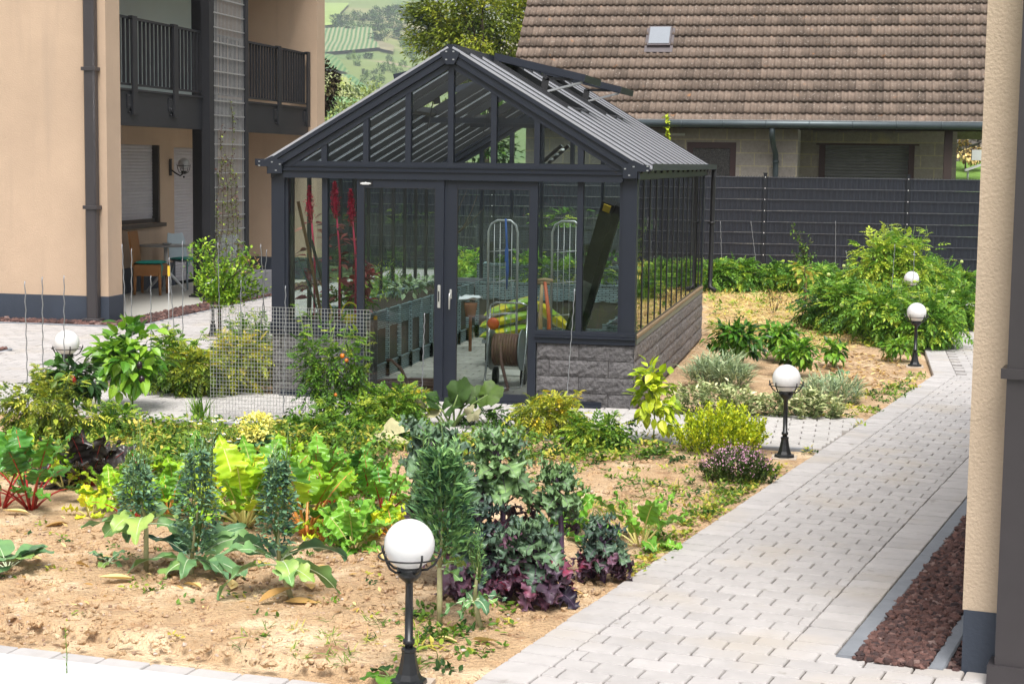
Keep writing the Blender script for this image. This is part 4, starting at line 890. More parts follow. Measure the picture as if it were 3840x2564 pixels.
for k_ in range(4):
    a=k_*PI/2+.55; q=MB(); q.tube([(TXc,TYc,.46),(TXc+.05*math.cos(a),TYc+.05*math.sin(a),.36),(TXc+.34*math.cos(a),TYc+.34*math.sin(a),.04)],[.03,.028,.02],8); q.build('leg',m_legw,t)
q=MB(); q.lathe([(.05,.84),(.075,.85),(.08,.872),(.07,.872),(.05,.85)],(TXc+.02,TYc,0),16); tag(q.build('ashtray',m_glass if False else M('grey_ashtray',(.3,.32,.32),.2),loc=(TXc,TYc,.84)),'small glass ashtray on the bistro table','ashtray')
t=thing('wicker_chair','brown wicker chair by the house wall with turquoise pad','chair',(-6.08,11.05,.02),None); c0=np.array([0,0,.02])
q=MB(); q.cbox((-.24,-.25,.40),(.24,.25,.53),.02); q.box((-.235,-.245,.34),(.235,.245,.40)); 
def loc_build(q,name,m,t): 
    q.add(np.zeros((1,3))+np.array(q.v[0][0]),[(0,0,0)]) if False else None
    o=q.build(name,m,None); o.parent=t; return o
loc_build(q,'seat',m_wicker,t)
q=MB(); P=np.array([[( -.235-.06*u**1.5-.02*(1-v*v)*0, v*.245, .50+u*.58) for v in np.linspace(-1,1,7)] for u in np.linspace(0,1,9)]); q.grid(P); P2=P.copy(); P2[...,0]-=.035; q.grid(P2[::-1]); q.grid(np.stack([P[-1],P2[-1]],0)); q.grid(np.stack([P[:,0],P2[:,0]],0)); q.grid(np.stack([P2[:,-1],P[:,-1]],0)); loc_build(q,'backrest',m_wicker,t)
for x in (-.21,.21):
    for y in (-.22,.22): q=MB(); q.tube([(x,y,.40),(x*1.04,y*1.04,.02)],[.030,.024],8); loc_build(q,'leg',m_wicker,t)
t.rotation_euler.z=R(8)
def cushion(x,y,z,rz,label):
    X,Yg=np.meshgrid(np.linspace(-1,1,16),np.linspace(-1,1,16),indexing='ij'); thk=.028*np.sqrt(np.clip((1-X**4)*(1-Yg**4),0,1)); q=MB()
    for sg in (1,-1):
        P=np.stack([X*.23,Yg*.23,sg*thk*(1+.2*fbm(X,Yg,3,2,1.))],-1); q.grid(P if sg<0 else P[::-1])
    q.tube([(.22,-.2,.0),(.25,-.22,-.06),(.245,-.225,-.18),(.25,-.22,-.24)],.006,5); q.tube([(.22,-.2,.0),(.26,-.19,-.05),(.255,-.2,-.12)],.006,5)
    o=q.build('seat_cushion',m_turq); o.location=(x,y,z); o.rotation_euler.z=rz; tag(o,label,'cushion','turquoise seat cushions')
cushion(-6.08,11.05,.58,R(8),'turquoise cushion on the brown wicker chair')
def shellchair(x,y,rz,label,leg):
    t=thing('shell_chair',label,'chair',(0,0,0),'pale shell chairs'); q=MB()
    pr=[(.24,.50),(.22,.52),(.0,.50),(-.14,.505),(-.20,.55),(-.23,.68),(-.26,.85),(-.29,.98)]; wd=[.20,.22,.23,.23,.22,.20,.21,.17]
    P=np.array([[(a,v*w_,b+.02*v*v) for v in np.linspace(-1,1,9)] for (a,b),w_ in zip(pr,wd)]); q.grid(P); P2=P+np.array([.0,0,-.014]); P2[4:,:,0]-=.012; q.grid(P2[::-1]); loc_build(q,'shell',m_shell,t)
    for xx in (-.15,.17):
        for yy in (-.15,.15): q=MB(); q.tube([(xx,yy,.50),(xx*1.55,yy*1.5,.02)],.016,8); loc_build(q,'leg',leg,t)
    t.location=(x,y,.02); t.rotation_euler.z=rz
shellchair(TXc+.10,TYc+.68,R(-25),'pale blue shell chair with turquoise cushion behind the bistro table',m_legg); cushion(TXc+.12,TYc+.66,.57,R(-25),'turquoise cushion on the pale blue shell chair')
shellchair(TXc+.62,TYc+.95,R(150),'pale grey shell chair half hidden by the steel column',m_legg)
# wall lamp
LYw=float(PX((400+530*.4464)/SC,(500+260*.4464)/SC,BX)[1]); t=thing('wall_lamp','caged globe wall lamp between shutter and door of the house','lamp',(BX,LYw,2.2))
q=MB(); q.sphere((BX+.02,LYw,2.16),.06,14,10,sq=(.5,1,2.0)); v=np.concatenate(q.v); v[:,2]=(v[:,2]-2.16*1)*1; q=MB(); 
q.cbox((BX,LYw-.05,2.02),(BX+.03,LYw+.05,2.32),.02); q.tube([(BX+.03,LYw,2.12),(BX+.12,LYw,2.06),(BX+.2,LYw,2.02),(BX+.27,LYw,2.07)],.014,8); q.sphere((BX+.27,LYw,2.0),.02,8,8); q.lathe([(.03,2.05),(.05,2.08),(.05,2.11)],(BX+.27,LYw,0),12); q.build('bracket',m_black,t)
q=MB(); q.tube([(BX+.27+.122*math.cos(a),LYw+.122*math.sin(a),2.20) for a in np.linspace(0,2*PI,30)],.005,5)
for k_ in range(5): a=k_*2*PI/5; q.tube([(BX+.27+r_*math.cos(a),LYw+r_*math.sin(a),z_) for r_,z_ in ((.04,2.06),(.09,2.09),(.115,2.16),(.124,2.225))],.006,5)
q.build('cage',m_black,t); q=MB(); q.sphere((BX+.27,LYw,2.235),.102,24,16); q.build('globe',M('clear_grey_globe',(.42,.43,.45),.1,0,0),t)
# planter box by trellis
t=thing('grey_planter_box','grey rectangular planter box beside the trellis foot','planter',(-4.35,11.3,0)); q=MB(); 
x0,x1,y0,y1,zt=-4.60,-4.12,10.55,11.75,.46
q.add([(x0+.03,y0+.03,.02),(x1-.03,y0+.03,.02),(x1-.03,y1-.03,.02),(x0+.03,y1-.03,.02),(x0,y0,zt),(x1,y0,zt),(x1,y1,zt),(x0,y1,zt),(x0+.04,y0+.04,zt),(x1-.04,y0+.04,zt),(x1-.04,y1-.04,zt),(x0+.04,y1-.04,zt),(x0+.04,y0+.04,zt-.06),(x1-.04,y0+.04,zt-.06),(x1-.04,y1-.04,zt-.06),(x0+.04,y1-.04,zt-.06)],
 [(0,1,5,4),(1,2,6,5),(2,3,7,6),(3,0,4,7),(4,5,9,8),(5,6,10,9),(6,7,11,10),(7,4,8,11),(8,9,13,12),(9,10,14,13),(10,11,15,14),(11,8,12,15),(12,13,14,15)]); q.build('box',M('grey_planter_shell',(.19,.19,.21),.6,0,.08,4),t)
q=MB(); q.box((x0+.05,y0+.05,zt-.059),(x1-.05,y1-.05,zt-.04)); q.build('compost',m_compost,t)
# ------------------------------------------------------------------ leaf tools
def leaf_t(wd=.45,n=3,droop=.15,fold=.25,tipw=.8):
    v=[(0,0,0)];f=[]
    for i in range(1,n):
        t=i/n; w_=wd/2*math.sin(PI*t**tipw); z=-droop*t*t
        v+=[(-w_,t,z+w_*fold),(0,t,z),(w_,t,z+w_*fold)]
    v.append((0,1,-droop)); e=len(v)-1
    f+=[(0,2,1),(0,3,2)]
    for i in range(n-2):
        a=1+3*i; f+=[(a,a+1,a+4,a+3),(a+1,a+2,a+5,a+4)]
    a=1+3*(n-2); f+=[(a,a+1,e),(a+1,a+2,e)]
    return np.array(v),f
def merge_t(parts):
    V_=[];F_=[];c=0
    for v,f in parts: V_.append(v); F_+=[tuple(i+c for i in a) for a in f]; c+=len(v)
    return np.concatenate(V_),F_
def xf(T,ang,sc,pos,tilt=0.,tw=0.):
    v,f=T; m=np.array(Matrix.Rotation(ang,3,'Z')@Matrix.Rotation(tilt,3,'X')@Matrix.Rotation(tw,3,'Y')); return (v*sc)@m.T+np.array(pos),f
LF=leaf_t(.5,3); LN=leaf_t(.22,3,.1,.2); LB=leaf_t(.62,4,.22,.3); LS=leaf_t(.5,2,.0,.2); LG=leaf_t(.07,4,.35,.3)
def compound(k=3,w_=.5,droop=.35,sl=.42):
    p=[]
    for i in range(k):
        t=.3+.55*i/(k-1); z=-droop*t*t
        for sg in (-1,1): p.append(xf(leaf_t(w_,3,.2,.3),sg*-1.05,sl*(.75+.25*math.sin(PI*t)),(0,t,z),-.15*1,.25*sg))
    p.append(xf(leaf_t(w_,3,.25,.3),0,sl,(0,.95,-droop*.9),-.4))
    v=np.array([(-.012,0,0),(.012,0,0),(-.008,.95,-droop*.9),(.008,.95,-droop*.9),(-.01,.5,-droop*.25),(.01,.5,-droop*.25)]); p.append((v,[(0,1,5,4),(4,5,3,2)]))
    return merge_t(p)
CT=[compound(3),compound(3,.42,.5,.46),compound(4,.5,.25,.36)]
def norm(a): return a/(np.linalg.norm(a,axis=-1,keepdims=True)+1e-9)
def frames(D,roll=.5,upv=(0,0,1)):
    D=norm(D);n=len(D); u_=np.tile(np.array(upv,float),(n,1))+rng.normal(0,roll,(n,3))*.6
    X=norm(np.cross(D,u_)); Z=np.cross(X,D)
    return np.stack([X,D,Z],-1)
def put(mb,T,P,D,S,tint=.5,roll=.5,mat=0,tv=.22):
    n=len(P); S=np.asarray(S,float); S=np.full(n,S) if S.ndim==0 else S
    t=np.clip(np.asarray(tint)+rng.normal(0,tv,n),0,1)
    Mx=frames(D,roll)*(S*rng.uniform(.75,1.2,n))[:,None,None]
    Ts=T if isinstance(T,list) else [T]
    for i,t_ in enumerate(Ts):
        k=np.arange(n)%len(Ts)==i; mb.inst(t_,Mx[k],P[k],t[k],mat,False)
def cloud(mb,T,n,c,r,size,tint=.5,clumps=14,cr=.33,droop=.2,tv=.16,mat=0,shell=.55,ctv=.2,flat=None,roll=.5,bottom=-.6):
    c=np.array(c,float);r=np.array(r,float)*np.ones(3)
    d=norm(rng.normal(size=(clumps,3))); d[:,2]=np.where(d[:,2]<bottom,-d[:,2],d[:,2])
    cc=d*rng.uniform(shell,1.0,(clumps,1)); ct=rng.normal(0,ctv,clumps); wgt=rng.uniform(.5,1.5,clumps); wgt/=wgt.sum()
    k=rng.choice(clumps,n,p=wgt); q=cc[k]+norm(rng.normal(size=(n,3)))*cr*rng.random((n,1))**.5*1.0
    P=c+q*r*.9; D=q*.9+(q-cc[k])*1.2+rng.normal(0,.45,(n,3)); D=norm(D); D[:,2]-=droop
    z0=P[:,2]>.012; P=P[z0];D=D[z0];k=k[z0]
    put(mb,T,P,D,size,tint+ct[k],roll,mat,tv)
    return c+cc*r*.9
def stems(mb,base,tips,r0,r1,bow=.1,n=5,mat=0,tint=.5,sides=5):
    base=np.array(base,float)
    for t in tips:
        t=np.array(t,float); m_=(base+t)/2+rng.normal(0,bow*np.linalg.norm(t-base)*.5,3)
        s_=np.linspace(0,1,n)[:,None]; P=(1-s_)**2*base+2*s_*(1-s_)*m_+s_**2*t
        mb.tube(P,np.linspace(r0,r1,n),sides,mat,tint)
def big_leaf(B,Rb,base,az,el,stalk,blade,width,bend,ruf=.0,freq=4,rib=.006,tint=.5,shape=.8,fold=.2,blist=0.,edge=0.,nu=9,nv=12,lobe=0.,lk=4,roll=0.,taper=1.,tv=.1,ribtint=.5):
    Lt=stalk+blade; sv=np.linspace(0,1,24); phi=el-bend*sv**1.2
    dirs=np.stack([np.cos(phi)*math.cos(az),np.cos(phi)*math.sin(az),np.sin(phi)],-1)
    c=np.array(base)+np.concatenate([[np.zeros(3)],np.cumsum(dirs[:-1]*Lt/23,axis=0)])
    def at(s_): return np.stack([np.interp(s_,sv,c[:,i]) for i in range(3)],-1)
    v=np.linspace(0,1,nv); s_=(stalk+blade*v)/Lt; C_=at(s_); Tn=norm(np.stack([np.interp(s_,sv,dirs[:,i]) for i in range(3)],-1))
    S=np.array([-math.sin(az),math.cos(az),0]); S=np.tile(S,(nv,1)); N_=np.cross(S,Tn)*-1
    N_=np.where(N_[:,2:3]<-.99,-N_,N_); N_=np.cross(Tn,S)
    if roll: S,N_=S*math.cos(roll)+N_*math.sin(roll),-S*math.sin(roll)+N_*math.cos(roll)
    w_=width/2*np.sin(PI*np.clip(.04+.96*v,0,1)**shape)**.75
    w_[-1]=width*.04
    w_=w_*(1-lobe*np.abs(np.sin(lk*PI*v)))
    u=np.linspace(-1,1,nu)[None]; vv=v[:,None]; ph=rng.random()*6
    au=np.abs(u); rip=ruf*au**1.6*np.sin(freq*2*PI*vv+ph+(u>0)*1.4)+blist*np.sin(freq*2.3*PI*vv*2+au*3)*np.sin(au*PI*.9)*1.0
    if edge: rip=rip+edge*au**3*np.sin(freq*5.3*PI*vv+ph*2+(u>0)*2); 
    W_=w_[:,None]*(1+(.18*np.sin(freq*4*PI*vv+ph) if edge else 0))
    P=C_[:,None]+S[:,None]*(u*W_*math.cos(fold))[...,None]+N_[:,None]*((au*W_*math.sin(fold))+rip)[...,None]
    if edge: P=P+Tn[:,None]*(edge*.8*au**2*np.cos(freq*5*PI*vv+ph))[...,None]
    P[...,2]=np.maximum(P[...,2],.014)
    if blist: P=P+N_[:,None]*(blist*.9*fbm(u*3.2+vv*0,vv*11+u*0,1.,2,ph))[...,None]
    tt=np.clip(tint+rng.normal(0,tv)+.06*np.sin(freq*6*vv+au*2),0,1)*np.ones((nv,nu))
    B.grid(P,0,tt.reshape(-1))
    if Rb is not None:
        s2=np.linspace(0,(stalk+blade*.93)/Lt,9); Q=at(s2)
        Rb.tube(Q,np.linspace(rib,rib*.18,9),6,0,ribtint)
def LM(name,ramp,rough=.5,tr=.3,var=.12,bump=0,spec=.4):
    ramp=[(a,(min(.8,c[0]*1.3*(.6 if i==0 else 1)),min(.8,c[1]*1.3*(.65 if i==0 else 1)),c[2]*.9)) for i,(a,c) in enumerate(ramp)]; tr*=.75  # lowest leaf tone darkened to paint shaded gaps into the foliage colour
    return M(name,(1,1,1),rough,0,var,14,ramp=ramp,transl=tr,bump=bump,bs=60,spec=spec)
m_tom=LM('tomato_leaf',[(0,(.020,.060,.010)),(.4,(.055,.14,.018)),(.75,(.13,.25,.028)),(1,(.30,.36,.05))])
m_tomB=LM('bright_tomato_leaf',[(0,(.02,.06,.012)),(.4,(.06,.16,.022)),(.75,(.15,.29,.035)),(1,(.34,.42,.06))])
m_tomy=LM('yellowing_tomato_leaf',[(0,(.05,.09,.012)),(.4,(.14,.20,.025)),(.75,(.34,.36,.04)),(1,(.55,.42,.05))])
m_pep=LM('pepper_leaf',[(0,(.016,.055,.010)),(.5,(.045,.125,.018)),(1,(.12,.26,.03))],.33)
m_pepL=LM('bright_pepper_leaf',[(0,(.02,.07,.012)),(.45,(.06,.18,.02)),(1,(.22,.38,.045))],.33)
m_pepd=LM('dark_pepper_leaf',[(0,(.012,.035,.012)),(.5,(.028,.08,.022)),(1,(.07,.16,.04))],.33)
m_pepy=LM('lime_pepper_leaf',[(0,(.12,.22,.015)),(.5,(.32,.44,.025)),(1,(.52,.56,.06))],.4)
m_kale=LM('kale_leaf',[(0,(.035,.06,.065)),(.45,(.085,.14,.13)),(.75,(.13,.22,.13)),(1,(.22,.36,.17))],.38,.12)
m_kalep=LM('purple_kale_leaf',[(0,(.030,.018,.036)),(.45,(.085,.050,.105)),(.8,(.15,.06,.14)),(1,(.26,.02,.08))],.4,.12)
m_kstem=M('purple_kale_stem',(.12,.07,.13),.5)
m_chy=LM('yellow_green_chard_leaf',[(0,(.07,.19,.015)),(.4,(.20,.38,.025)),(.75,(.42,.55,.04)),(1,(.75,.62,.05))],.32)
m_chg=LM('green_chard_leaf',[(0,(.018,.07,.018)),(.5,(.05,.17,.035)),(1,(.15,.33,.05))],.28,.18)
m_chd=LM('dark_purple_chard_leaf',[(0,(.012,.011,.015)),(.6,(.028,.024,.032)),(1,(.05,.055,.05))],.22,.03)
m_red=M('red_chard_stalk',(.33,.018,.014),.35,tintvar=.3); m_org=M('orange_chard_stalk',(.62,.25,.05),.35,tintvar=.2); m_yst=M('pale_yellow_stalk',(.62,.56,.20),.4,tintvar=.2); m_gst=M('green_stem',(.13,.20,.05),.6,tintvar=.3)
m_wst=M('pale_leaf_rib',(.50,.58,.38),.5)
m_bras=LM('blue_green_brassica_leaf',[(0,(.035,.095,.065)),(.4,(.085,.18,.12)),(.75,(.15,.28,.13)),(1,(.26,.36,.12))],.42,.15)
m_spr=LM('blue_green_sprout_leaf',[(0,(.035,.085,.075)),(.5,(.10,.20,.165)),(1,(.24,.38,.27))],.45,.12)
m_sprg=LM('green_sprout_leaf',[(0,(.045,.11,.07)),(.5,(.11,.23,.13)),(1,(.25,.42,.20))],.5,.2)
m_bstem=M('pale_brassica_stem',(.36,.34,.18),.7,0,.2,20)
m_weed=LM('garden_weed_leaf',[(0,(.03,.08,.012)),(.5,(.09,.18,.022)),(.8,(.22,.30,.04)),(1,(.42,.36,.09))])
m_squash=LM('squash_leaf',[(0,(.02,.06,.010)),(.5,(.05,.09,.018)),(1,(.15,.15,.04))],.6,.12,.3)
m_pale=LM('pale_withered_squash_leaf',[(0,(.22,.21,.14)),(1,(.40,.37,.28))],.75,.1,.25)
m_lav=LM('silver_lavender_leaf',[(0,(.12,.18,.13)),(.6,(.27,.35,.28)),(1,(.45,.52,.44))],.6,.1)
m_sage=LM('variegated_sage_leaf',[(0,(.08,.12,.055)),(.45,(.20,.26,.14)),(.8,(.45,.47,.34)),(1,(.62,.60,.50))],.6,.1)
m_gold=LM('golden_feathery_leaf',[(0,(.10,.17,.012)),(.5,(.30,.40,.02)),(1,(.62,.62,.05))])
m_oreg=LM('dark_green_herb_leaf',[(0,(.02,.035,.012)),(.6,(.05,.09,.02)),(1,(.10,.17,.04))])
m_pfl=M('pink_purple_blossom',(.45,.24,.34),.7,tintvar=.5); m_pbr=M('purple_brown_bract',(.10,.035,.05),.7)
m_yfl=M('yellow_blossom',(.88,.82,.22),.6,tintvar=.08); m_wfl=M('white_petals',(.85,.85,.83),.6); m_yc=M('yellow_flower_centre',(.75,.5,.03),.7)
m_straw=LM('dry_straw',[(0,(.32,.20,.10)),(.5,(.55,.40,.21)),(1,(.66,.56,.36))],.8,.1)
m_dry=LM('dry_brown_leaf',[(0,(.14,.07,.03)),(.5,(.34,.20,.09)),(1,(.60,.48,.30))],.8,.1)
m_bark=M('brown_bark',(.10,.075,.05),.9,0,.3,12,bump=.01,bs=30)
m_amar=LM('amaranth_leaf',[(0,(.09,.015,.03)),(.5,(.24,.04,.07)),(1,(.42,.20,.22))]); m_amst=M('magenta_stem',(.55,.02,.09),.5); m_plume=M('crimson_plume',(.42,.010,.045),.8,0,.3,60)
m_rfr=M('red_pepper_fruit',(.20,.012,.010),.2); m_dfr=M('dark_pepper_fruit',(.018,.010,.014),.2); m_gfr=M('green_tomato',(.42,.52,.16),.3); m_ofr=M('orange_tomato',(.72,.20,.03),.3)
# ------------------------------------------------------------------ plants
def gz(p,z=0.): return np.array([float(p[0]),float(p[1]),z])
def topz(x,y,Y): return float(PY(x,y,Y)[2])
def tomato(label,bp,ty,wpx,n,mat_=None,size=.17,fruit=(),group=None,tint=.5,cat='tomato plant',name='tomato_plant',droop=.35,clumps=None,spires=3,T=None,deep=1.,low=.12):
    b=gz(G(*bp)); h=max(.15,topz(bp[0],ty,b[1])); w_=px(wpx,b)/2
    t=thing(name,label,cat,b,group); q=MB(); T=T or CT
    cn=cloud(q,T,int(n*.75),b+(0,0,h*.42),(w_,w_*deep,h*.46),size,tint,clumps or max(10,n//14),.36,droop,shell=.35,bottom=-2)
    tips=[]
    for i in range(spires):
        a=rng.uniform(-.7,.7)*w_; tp=b+np.array([a,rng.uniform(-.4,.4)*w_*deep,h*rng.uniform(.85,1.0)]); tips.append(tp)
        m_=max(6,int(n*.25/spires)); s_=rng.uniform(.35,1,m_)[:,None]; P=b+(tp-b)*s_; D=np.concatenate([rng.normal(size=(m_,2)),rng.uniform(.0,.7,(m_,1))],1); put(q,T,P,D,size*.9*(1.15-.5*s_[:,0]),tint+.2)
    q.build('foliage',mat_ or m_tom,t)
    q=MB(); stems(q,b-(0,0,.01),list(cn[:10])+tips,.008,.003); q.build('stem',m_gst,t)
    for (x,y,r_,m_) in fruit:
        p=PY(x,y,b[1]-w_*.75*deep); q=MB(); q.sphere(p,r_,12,8); q.build('fruit',m_,t)
    return t
def pepper(label,bp,ty,wpx,n,mat_,size,fruit=(),crown=.62,T=LB,name='pepper_plant',cat='pepper plant',tint=.5,stemr=.009):
    b=gz(G(*bp)); h=topz(bp[0],ty,b[1]); w_=px(wpx,b)/2; t=thing(name,label,cat,b); q=MB()
    cz=h*(1-crown/2); cn=cloud(q,T,n,b+(0,0,cz),(w_,w_,h*crown/2),size,tint,max(9,n//12),.4,.45,shell=.35,roll=.4); q.build('foliage',mat_,t)
    q=MB(); q.tube([b-(0,0,.02),b+(.01,0,h*.3),b+(0,.01,h*.55)],[stemr,stemr*.9,stemr*.7],7); stems(q,b+(0,.01,h*.5),cn[:9],.006,.003); q.build('stem',m_gst,t)
    for (x,y,r_,m_,l_) in fruit:
        p=PY(x,y,b[1]-w_*.8); q=MB(); q.sphere(p,r_,12,10,sq=(1,1,l_)); q.build('pepper_fruit',m_,t)
    return t
def kale(label,bp,hd,hw,hh,nl=26,purple=12,lean=(0,0),size=1.,tint=.5):
    nl=int(nl*1.15)
    # bp base place, hd head centre in the view, hw/hh half extents in view px
    b=gz(G(*bp)); c=PY(hd[0],hd[1],b[1]+.02); w_=px(hw,b); hh=px(hh,b); t=thing('kale_plant',label,'kale',b)
    top=c+(0,0,hh*.2); s_=np.linspace(0,1,7)[:,None]; ax=b+(top-b)*s_+np.sin(s_*PI)*np.array([.02,0,0]); q=MB(); q.tube(ax,np.linspace(.020,.012,7)*size,8)
    B=MB();Rb=MB(); LBp=MB()
    def axp(f): return np.array([np.interp(f,s_[:,0],ax[:,i]) for i in range(3)])
    f0=max(.2,1-hh*1.5/max(top[2],.2))
    for i in range(nl):
        f=f0+(1-f0)*(i/nl); az=i*2.4+rng.normal(0,.2); el=-.15+1.25*(i/nl)**1.3+rng.normal(0,.12); ln=w_*rng.uniform(.8,1.25)*(1-.38*(i/nl)**2)
        big_leaf(B,Rb,axp(f),az,el,ln*.3,ln*.75,ln*.80,.9+rng.uniform(-.3,.5),.020*size,3.1,.0045*size,tint,edge=.017*size,nu=13,nv=24,shape=.55,lobe=.18,lk=5,fold=.12,roll=rng.normal(0,.25))
    for i in range(purple):
        f=rng.uniform(.22,max(.3,f0+.1)); az=rng.uniform(0,2*PI); ln=w_*rng.uniform(.8,1.35)
        big_leaf(LBp,Rb,axp(f),az,rng.uniform(-.2,.4),ln*.4,ln*.65,ln*.6,rng.uniform(1.0,2.0),.018*size,3.1,.004,rng.uniform(.1,.9),edge=.016*size,nu=11,nv=18,shape=.65,lobe=.25,fold=.1,roll=rng.normal(0,.4))
    for i in range(9):
        f=rng.uniform(.35,.8); az=rng.uniform(0,6.28); p=axp(f); q.tube([p,p+np.array([math.cos(az),math.sin(az),.1])*w_*.4,p+np.array([math.cos(az),math.sin(az),.25])*w_*.62],[.005,.004,.003],5)
    q.build('stem',m_kstem,t); B.build('foliage',m_kale,t); Rb.build('leaf_ribs',m_kstem,t)
    if purple: LBp.build('lower_foliage',m_kalep,t,label='drooping purple lower leaves')
    return t
def chard(label,bp,hpx,n,mleaf,mst,width=.42,spread=.55,tint=.5,stalk=.4,rib=.010,extra=(),ruf=.016,el0=1.35,wl=1.):
    n=int(n*1.35)
    b=gz(G(*bp)); h=px(hpx,b); t=thing('chard_plant',label,'chard',b); B=MB();Rb=MB()
    for i in range(n):
        az=i*2.4+rng.normal(0,.3); f=i/n; el=el0-spread*f+rng.normal(0,.08); ln=h*(1.08-.4*f)*rng.uniform(.8,1.1)
        big_leaf(B,Rb,b+np.array([.02*math.cos(az),.02*math.sin(az),.0]),az,el,ln*stalk,ln*(1-stalk)*1.1,ln*width*wl*.9,.35+1.2*f*rng.uniform(.6,1.2),ruf,2.6,rib,tint,blist=.010,edge=.0015,nu=11,nv=26,shape=.72,fold=.15,roll=rng.normal(0,.3),tv=.15,ribtint=rng.random())
    for az,el,ln in extra: big_leaf(B,Rb,b,az,el,ln*.5,ln*.55,ln*.3,1.3,ruf,2.2,rib,.98,blist=.006,nv=16)
    B.build('foliage',mleaf,t); Rb.build('stalks',mst,t); return t
def sprout(label,bp,hb,hc,hw,top,nrose,msp,stem_top,rl=.3,n=650,lean=None,rtint=.5,ssize=.034):
    # bp base, hb y of bottom of head, top y of head top, hc x centre, hw half width px
    b=gz(G(*bp)); Y=b[1]; p0=PY(hc,hb,Y); p1=PY(hc+rng.uniform(-14,14),top,Y); t=thing('bolting_brassica',label,'brassica plant',b); w_=px(hw,b)
    sb=PY(*stem_top,Y); q=MB(); q.tube([b-(0,0,.01),(b+sb)/2+(0,0,-.01),sb],[.016,.015,.014],8); 
    q.tube([sb,p0+(p1-p0)*.4],[.012,.006],6); shoots=[]
    for i in range(16):
        a=rng.uniform(0,2*PI); r_=w_*rng.uniform(.15,.75); f=rng.uniform(.65,1.0); tp=p0+(p1-p0)*f+np.array([math.cos(a)*r_,math.sin(a)*r_,0]); shoots.append(tp); bs=p0+(p1-p0)*rng.uniform(0,.25)
        q.tube([bs,bs*.5+tp*.5+np.array([math.cos(a)*r_,math.sin(a)*r_,0])*.35,tp],[.004,.003,.0015],5,1)
    for tp in shoots[:11]:
        e=tp+np.array([rng.normal(0,.02),rng.normal(0,.02),rng.uniform(.05,.15)*(2.2 if msp is m_spr else 1)*w_/.11]); q.tube([tp-(0,0,.05),(tp+e)/2+rng.normal(0,.004,3),e],[.0028,.002,.0012],4,1)
    q.build('stem',[m_bstem,m_gst],t); B=MB(); P=[];D=[]
    n=int(n*1.15)
    for _ in range(n):
        s_=rng.random()**.8; prof=math.sin(PI*min(1,.26+s_*.66))**.7*w_*rng.uniform(.75,1.1); a=rng.uniform(0,2*PI); rr=prof*rng.uniform(.25,1.0)**.8
        P.append(p0+(p1-p0)*s_+np.array([math.cos(a)*rr,math.sin(a)*rr,rng.normal(0,.006)])); D.append([math.cos(a)+rng.normal(0,.5),math.sin(a)+rng.normal(0,.5),rng.uniform(-.4,.9) if msp is m_spr else rng.uniform(.1,1.6)])
    put(B,leaf_t(.30,3,.1,.2) if msp is m_sprg else leaf_t(.46,3,.15,.25),np.array(P),np.array(D),ssize*1.15,.45,tv=.3)
    for tp in shoots:
        m_=26; s_=rng.random((m_,1)); put(B,LN,tp+(0,0,.0)+s_*np.array([0,0,.17])-np.array([0,0,.05])+rng.normal(0,.010,(m_,3)),np.concatenate([rng.normal(size=(m_,2)),np.full((m_,1),1.2)],1),ssize*.7,.7)
    B.build('foliage',msp,t); B=MB();Rb=MB()
    for i in range(nrose):
        az=i*2.4+.6+rng.normal(0,.35); lm=rng.uniform(.6,1.1); big_leaf(B,Rb,sb-(0,0,.01*i*.3),az,rng.uniform(.0,.75),rl*.22*lm,rl*.9*lm,rl*rng.uniform(.32,.46),rng.uniform(.7,1.7),.016,2,.0055,rtint+rng.normal(0,.22),nu=9,nv=18,shape=rng.uniform(.65,.95),fold=.2,roll=rng.normal(0,.45),lobe=.12,edge=.004)
    if nrose: B.build('rosette_leaves',m_bras,t); Rb.build('leaf_ribs',m_wst,t)
    return t
# front row, left to right
def leafy(label,bp,hpx,n,width,mleaf,mrib,rl,name='brassica_seedling',cat='brassica plant'):
    b=gz(G(*bp)); t=thing(name,label,cat,b); B=MB();Rb=MB()
    for i in range(n): big_leaf(B,Rb,b+(0,0,.02),i*2.4,rng.uniform(.3,1.1),rl*.35,rl*.7,rl*width,rng.uniform(.8,1.5),.008,2,.004,.5,nu=7,nv=10,shape=.7,fold=.15,tv=.2)
    B.build('foliage',mleaf,t); Rb.build('leaf_ribs',mrib,t); return t
leafy('broad blue green brassica cut by the left picture edge',(18,1315),120,11,.62,m_bras,m_wst,.27)
leafy('small low brassica seedling in the bare soil at the left',(248,1298),50,8,.5,m_bras,m_wst,.13)
sprout('bolting brassica on a bare straight pale stem, leftmost of the three blue green ones',(335,1312),1175,318,50,1072,10,m_spr,(335,1195),.36,620,rtint=.72)
sprout('bolting brassica with a low rosette on the soil, middle of the three blue green ones',(438,1320),1265,452,54,1036,12,m_spr,(440,1280),.37,900,rtint=.5)
sprout('bolting brassica with a crooked stem, rightmost of the three blue green ones',(672,1378),1255,636,44,1062,12,m_spr,(640,1285),.36,850,rtint=.8)
sprout('tallest bolting brassica with bright green leaves on a thick stem beside the front lamp',(1008,1437),1285,1020,72,1040,4,m_sprg,(1008,1300),.22,1500,ssize=.054,rtint=.9)
sprout('small thin bolting brassica right of the front lamp',(1105,1445),1340,1100,18,1240,8,m_sprg,(1088,1375),.16,160,ssize=.026)
kale('tall kale with a rounded blue green head, back left of the group',(1055,1350),(985,1025),104,112,46,30)
kale('tall kale with a spreading green head on a bare purple stem, back middle',(1150,1330),(1140,1030),92,64,32,18,tint=.75)
kale('kale with a small rounded head standing alone in front of the young chard',(1282,1335),(1275,1095),66,46,24,6,tint=.7)
kale('low wide kale with purple lower leaves, nearest the path edge in the middle',(1240,1392),(1215,1225),86,44,24,44)
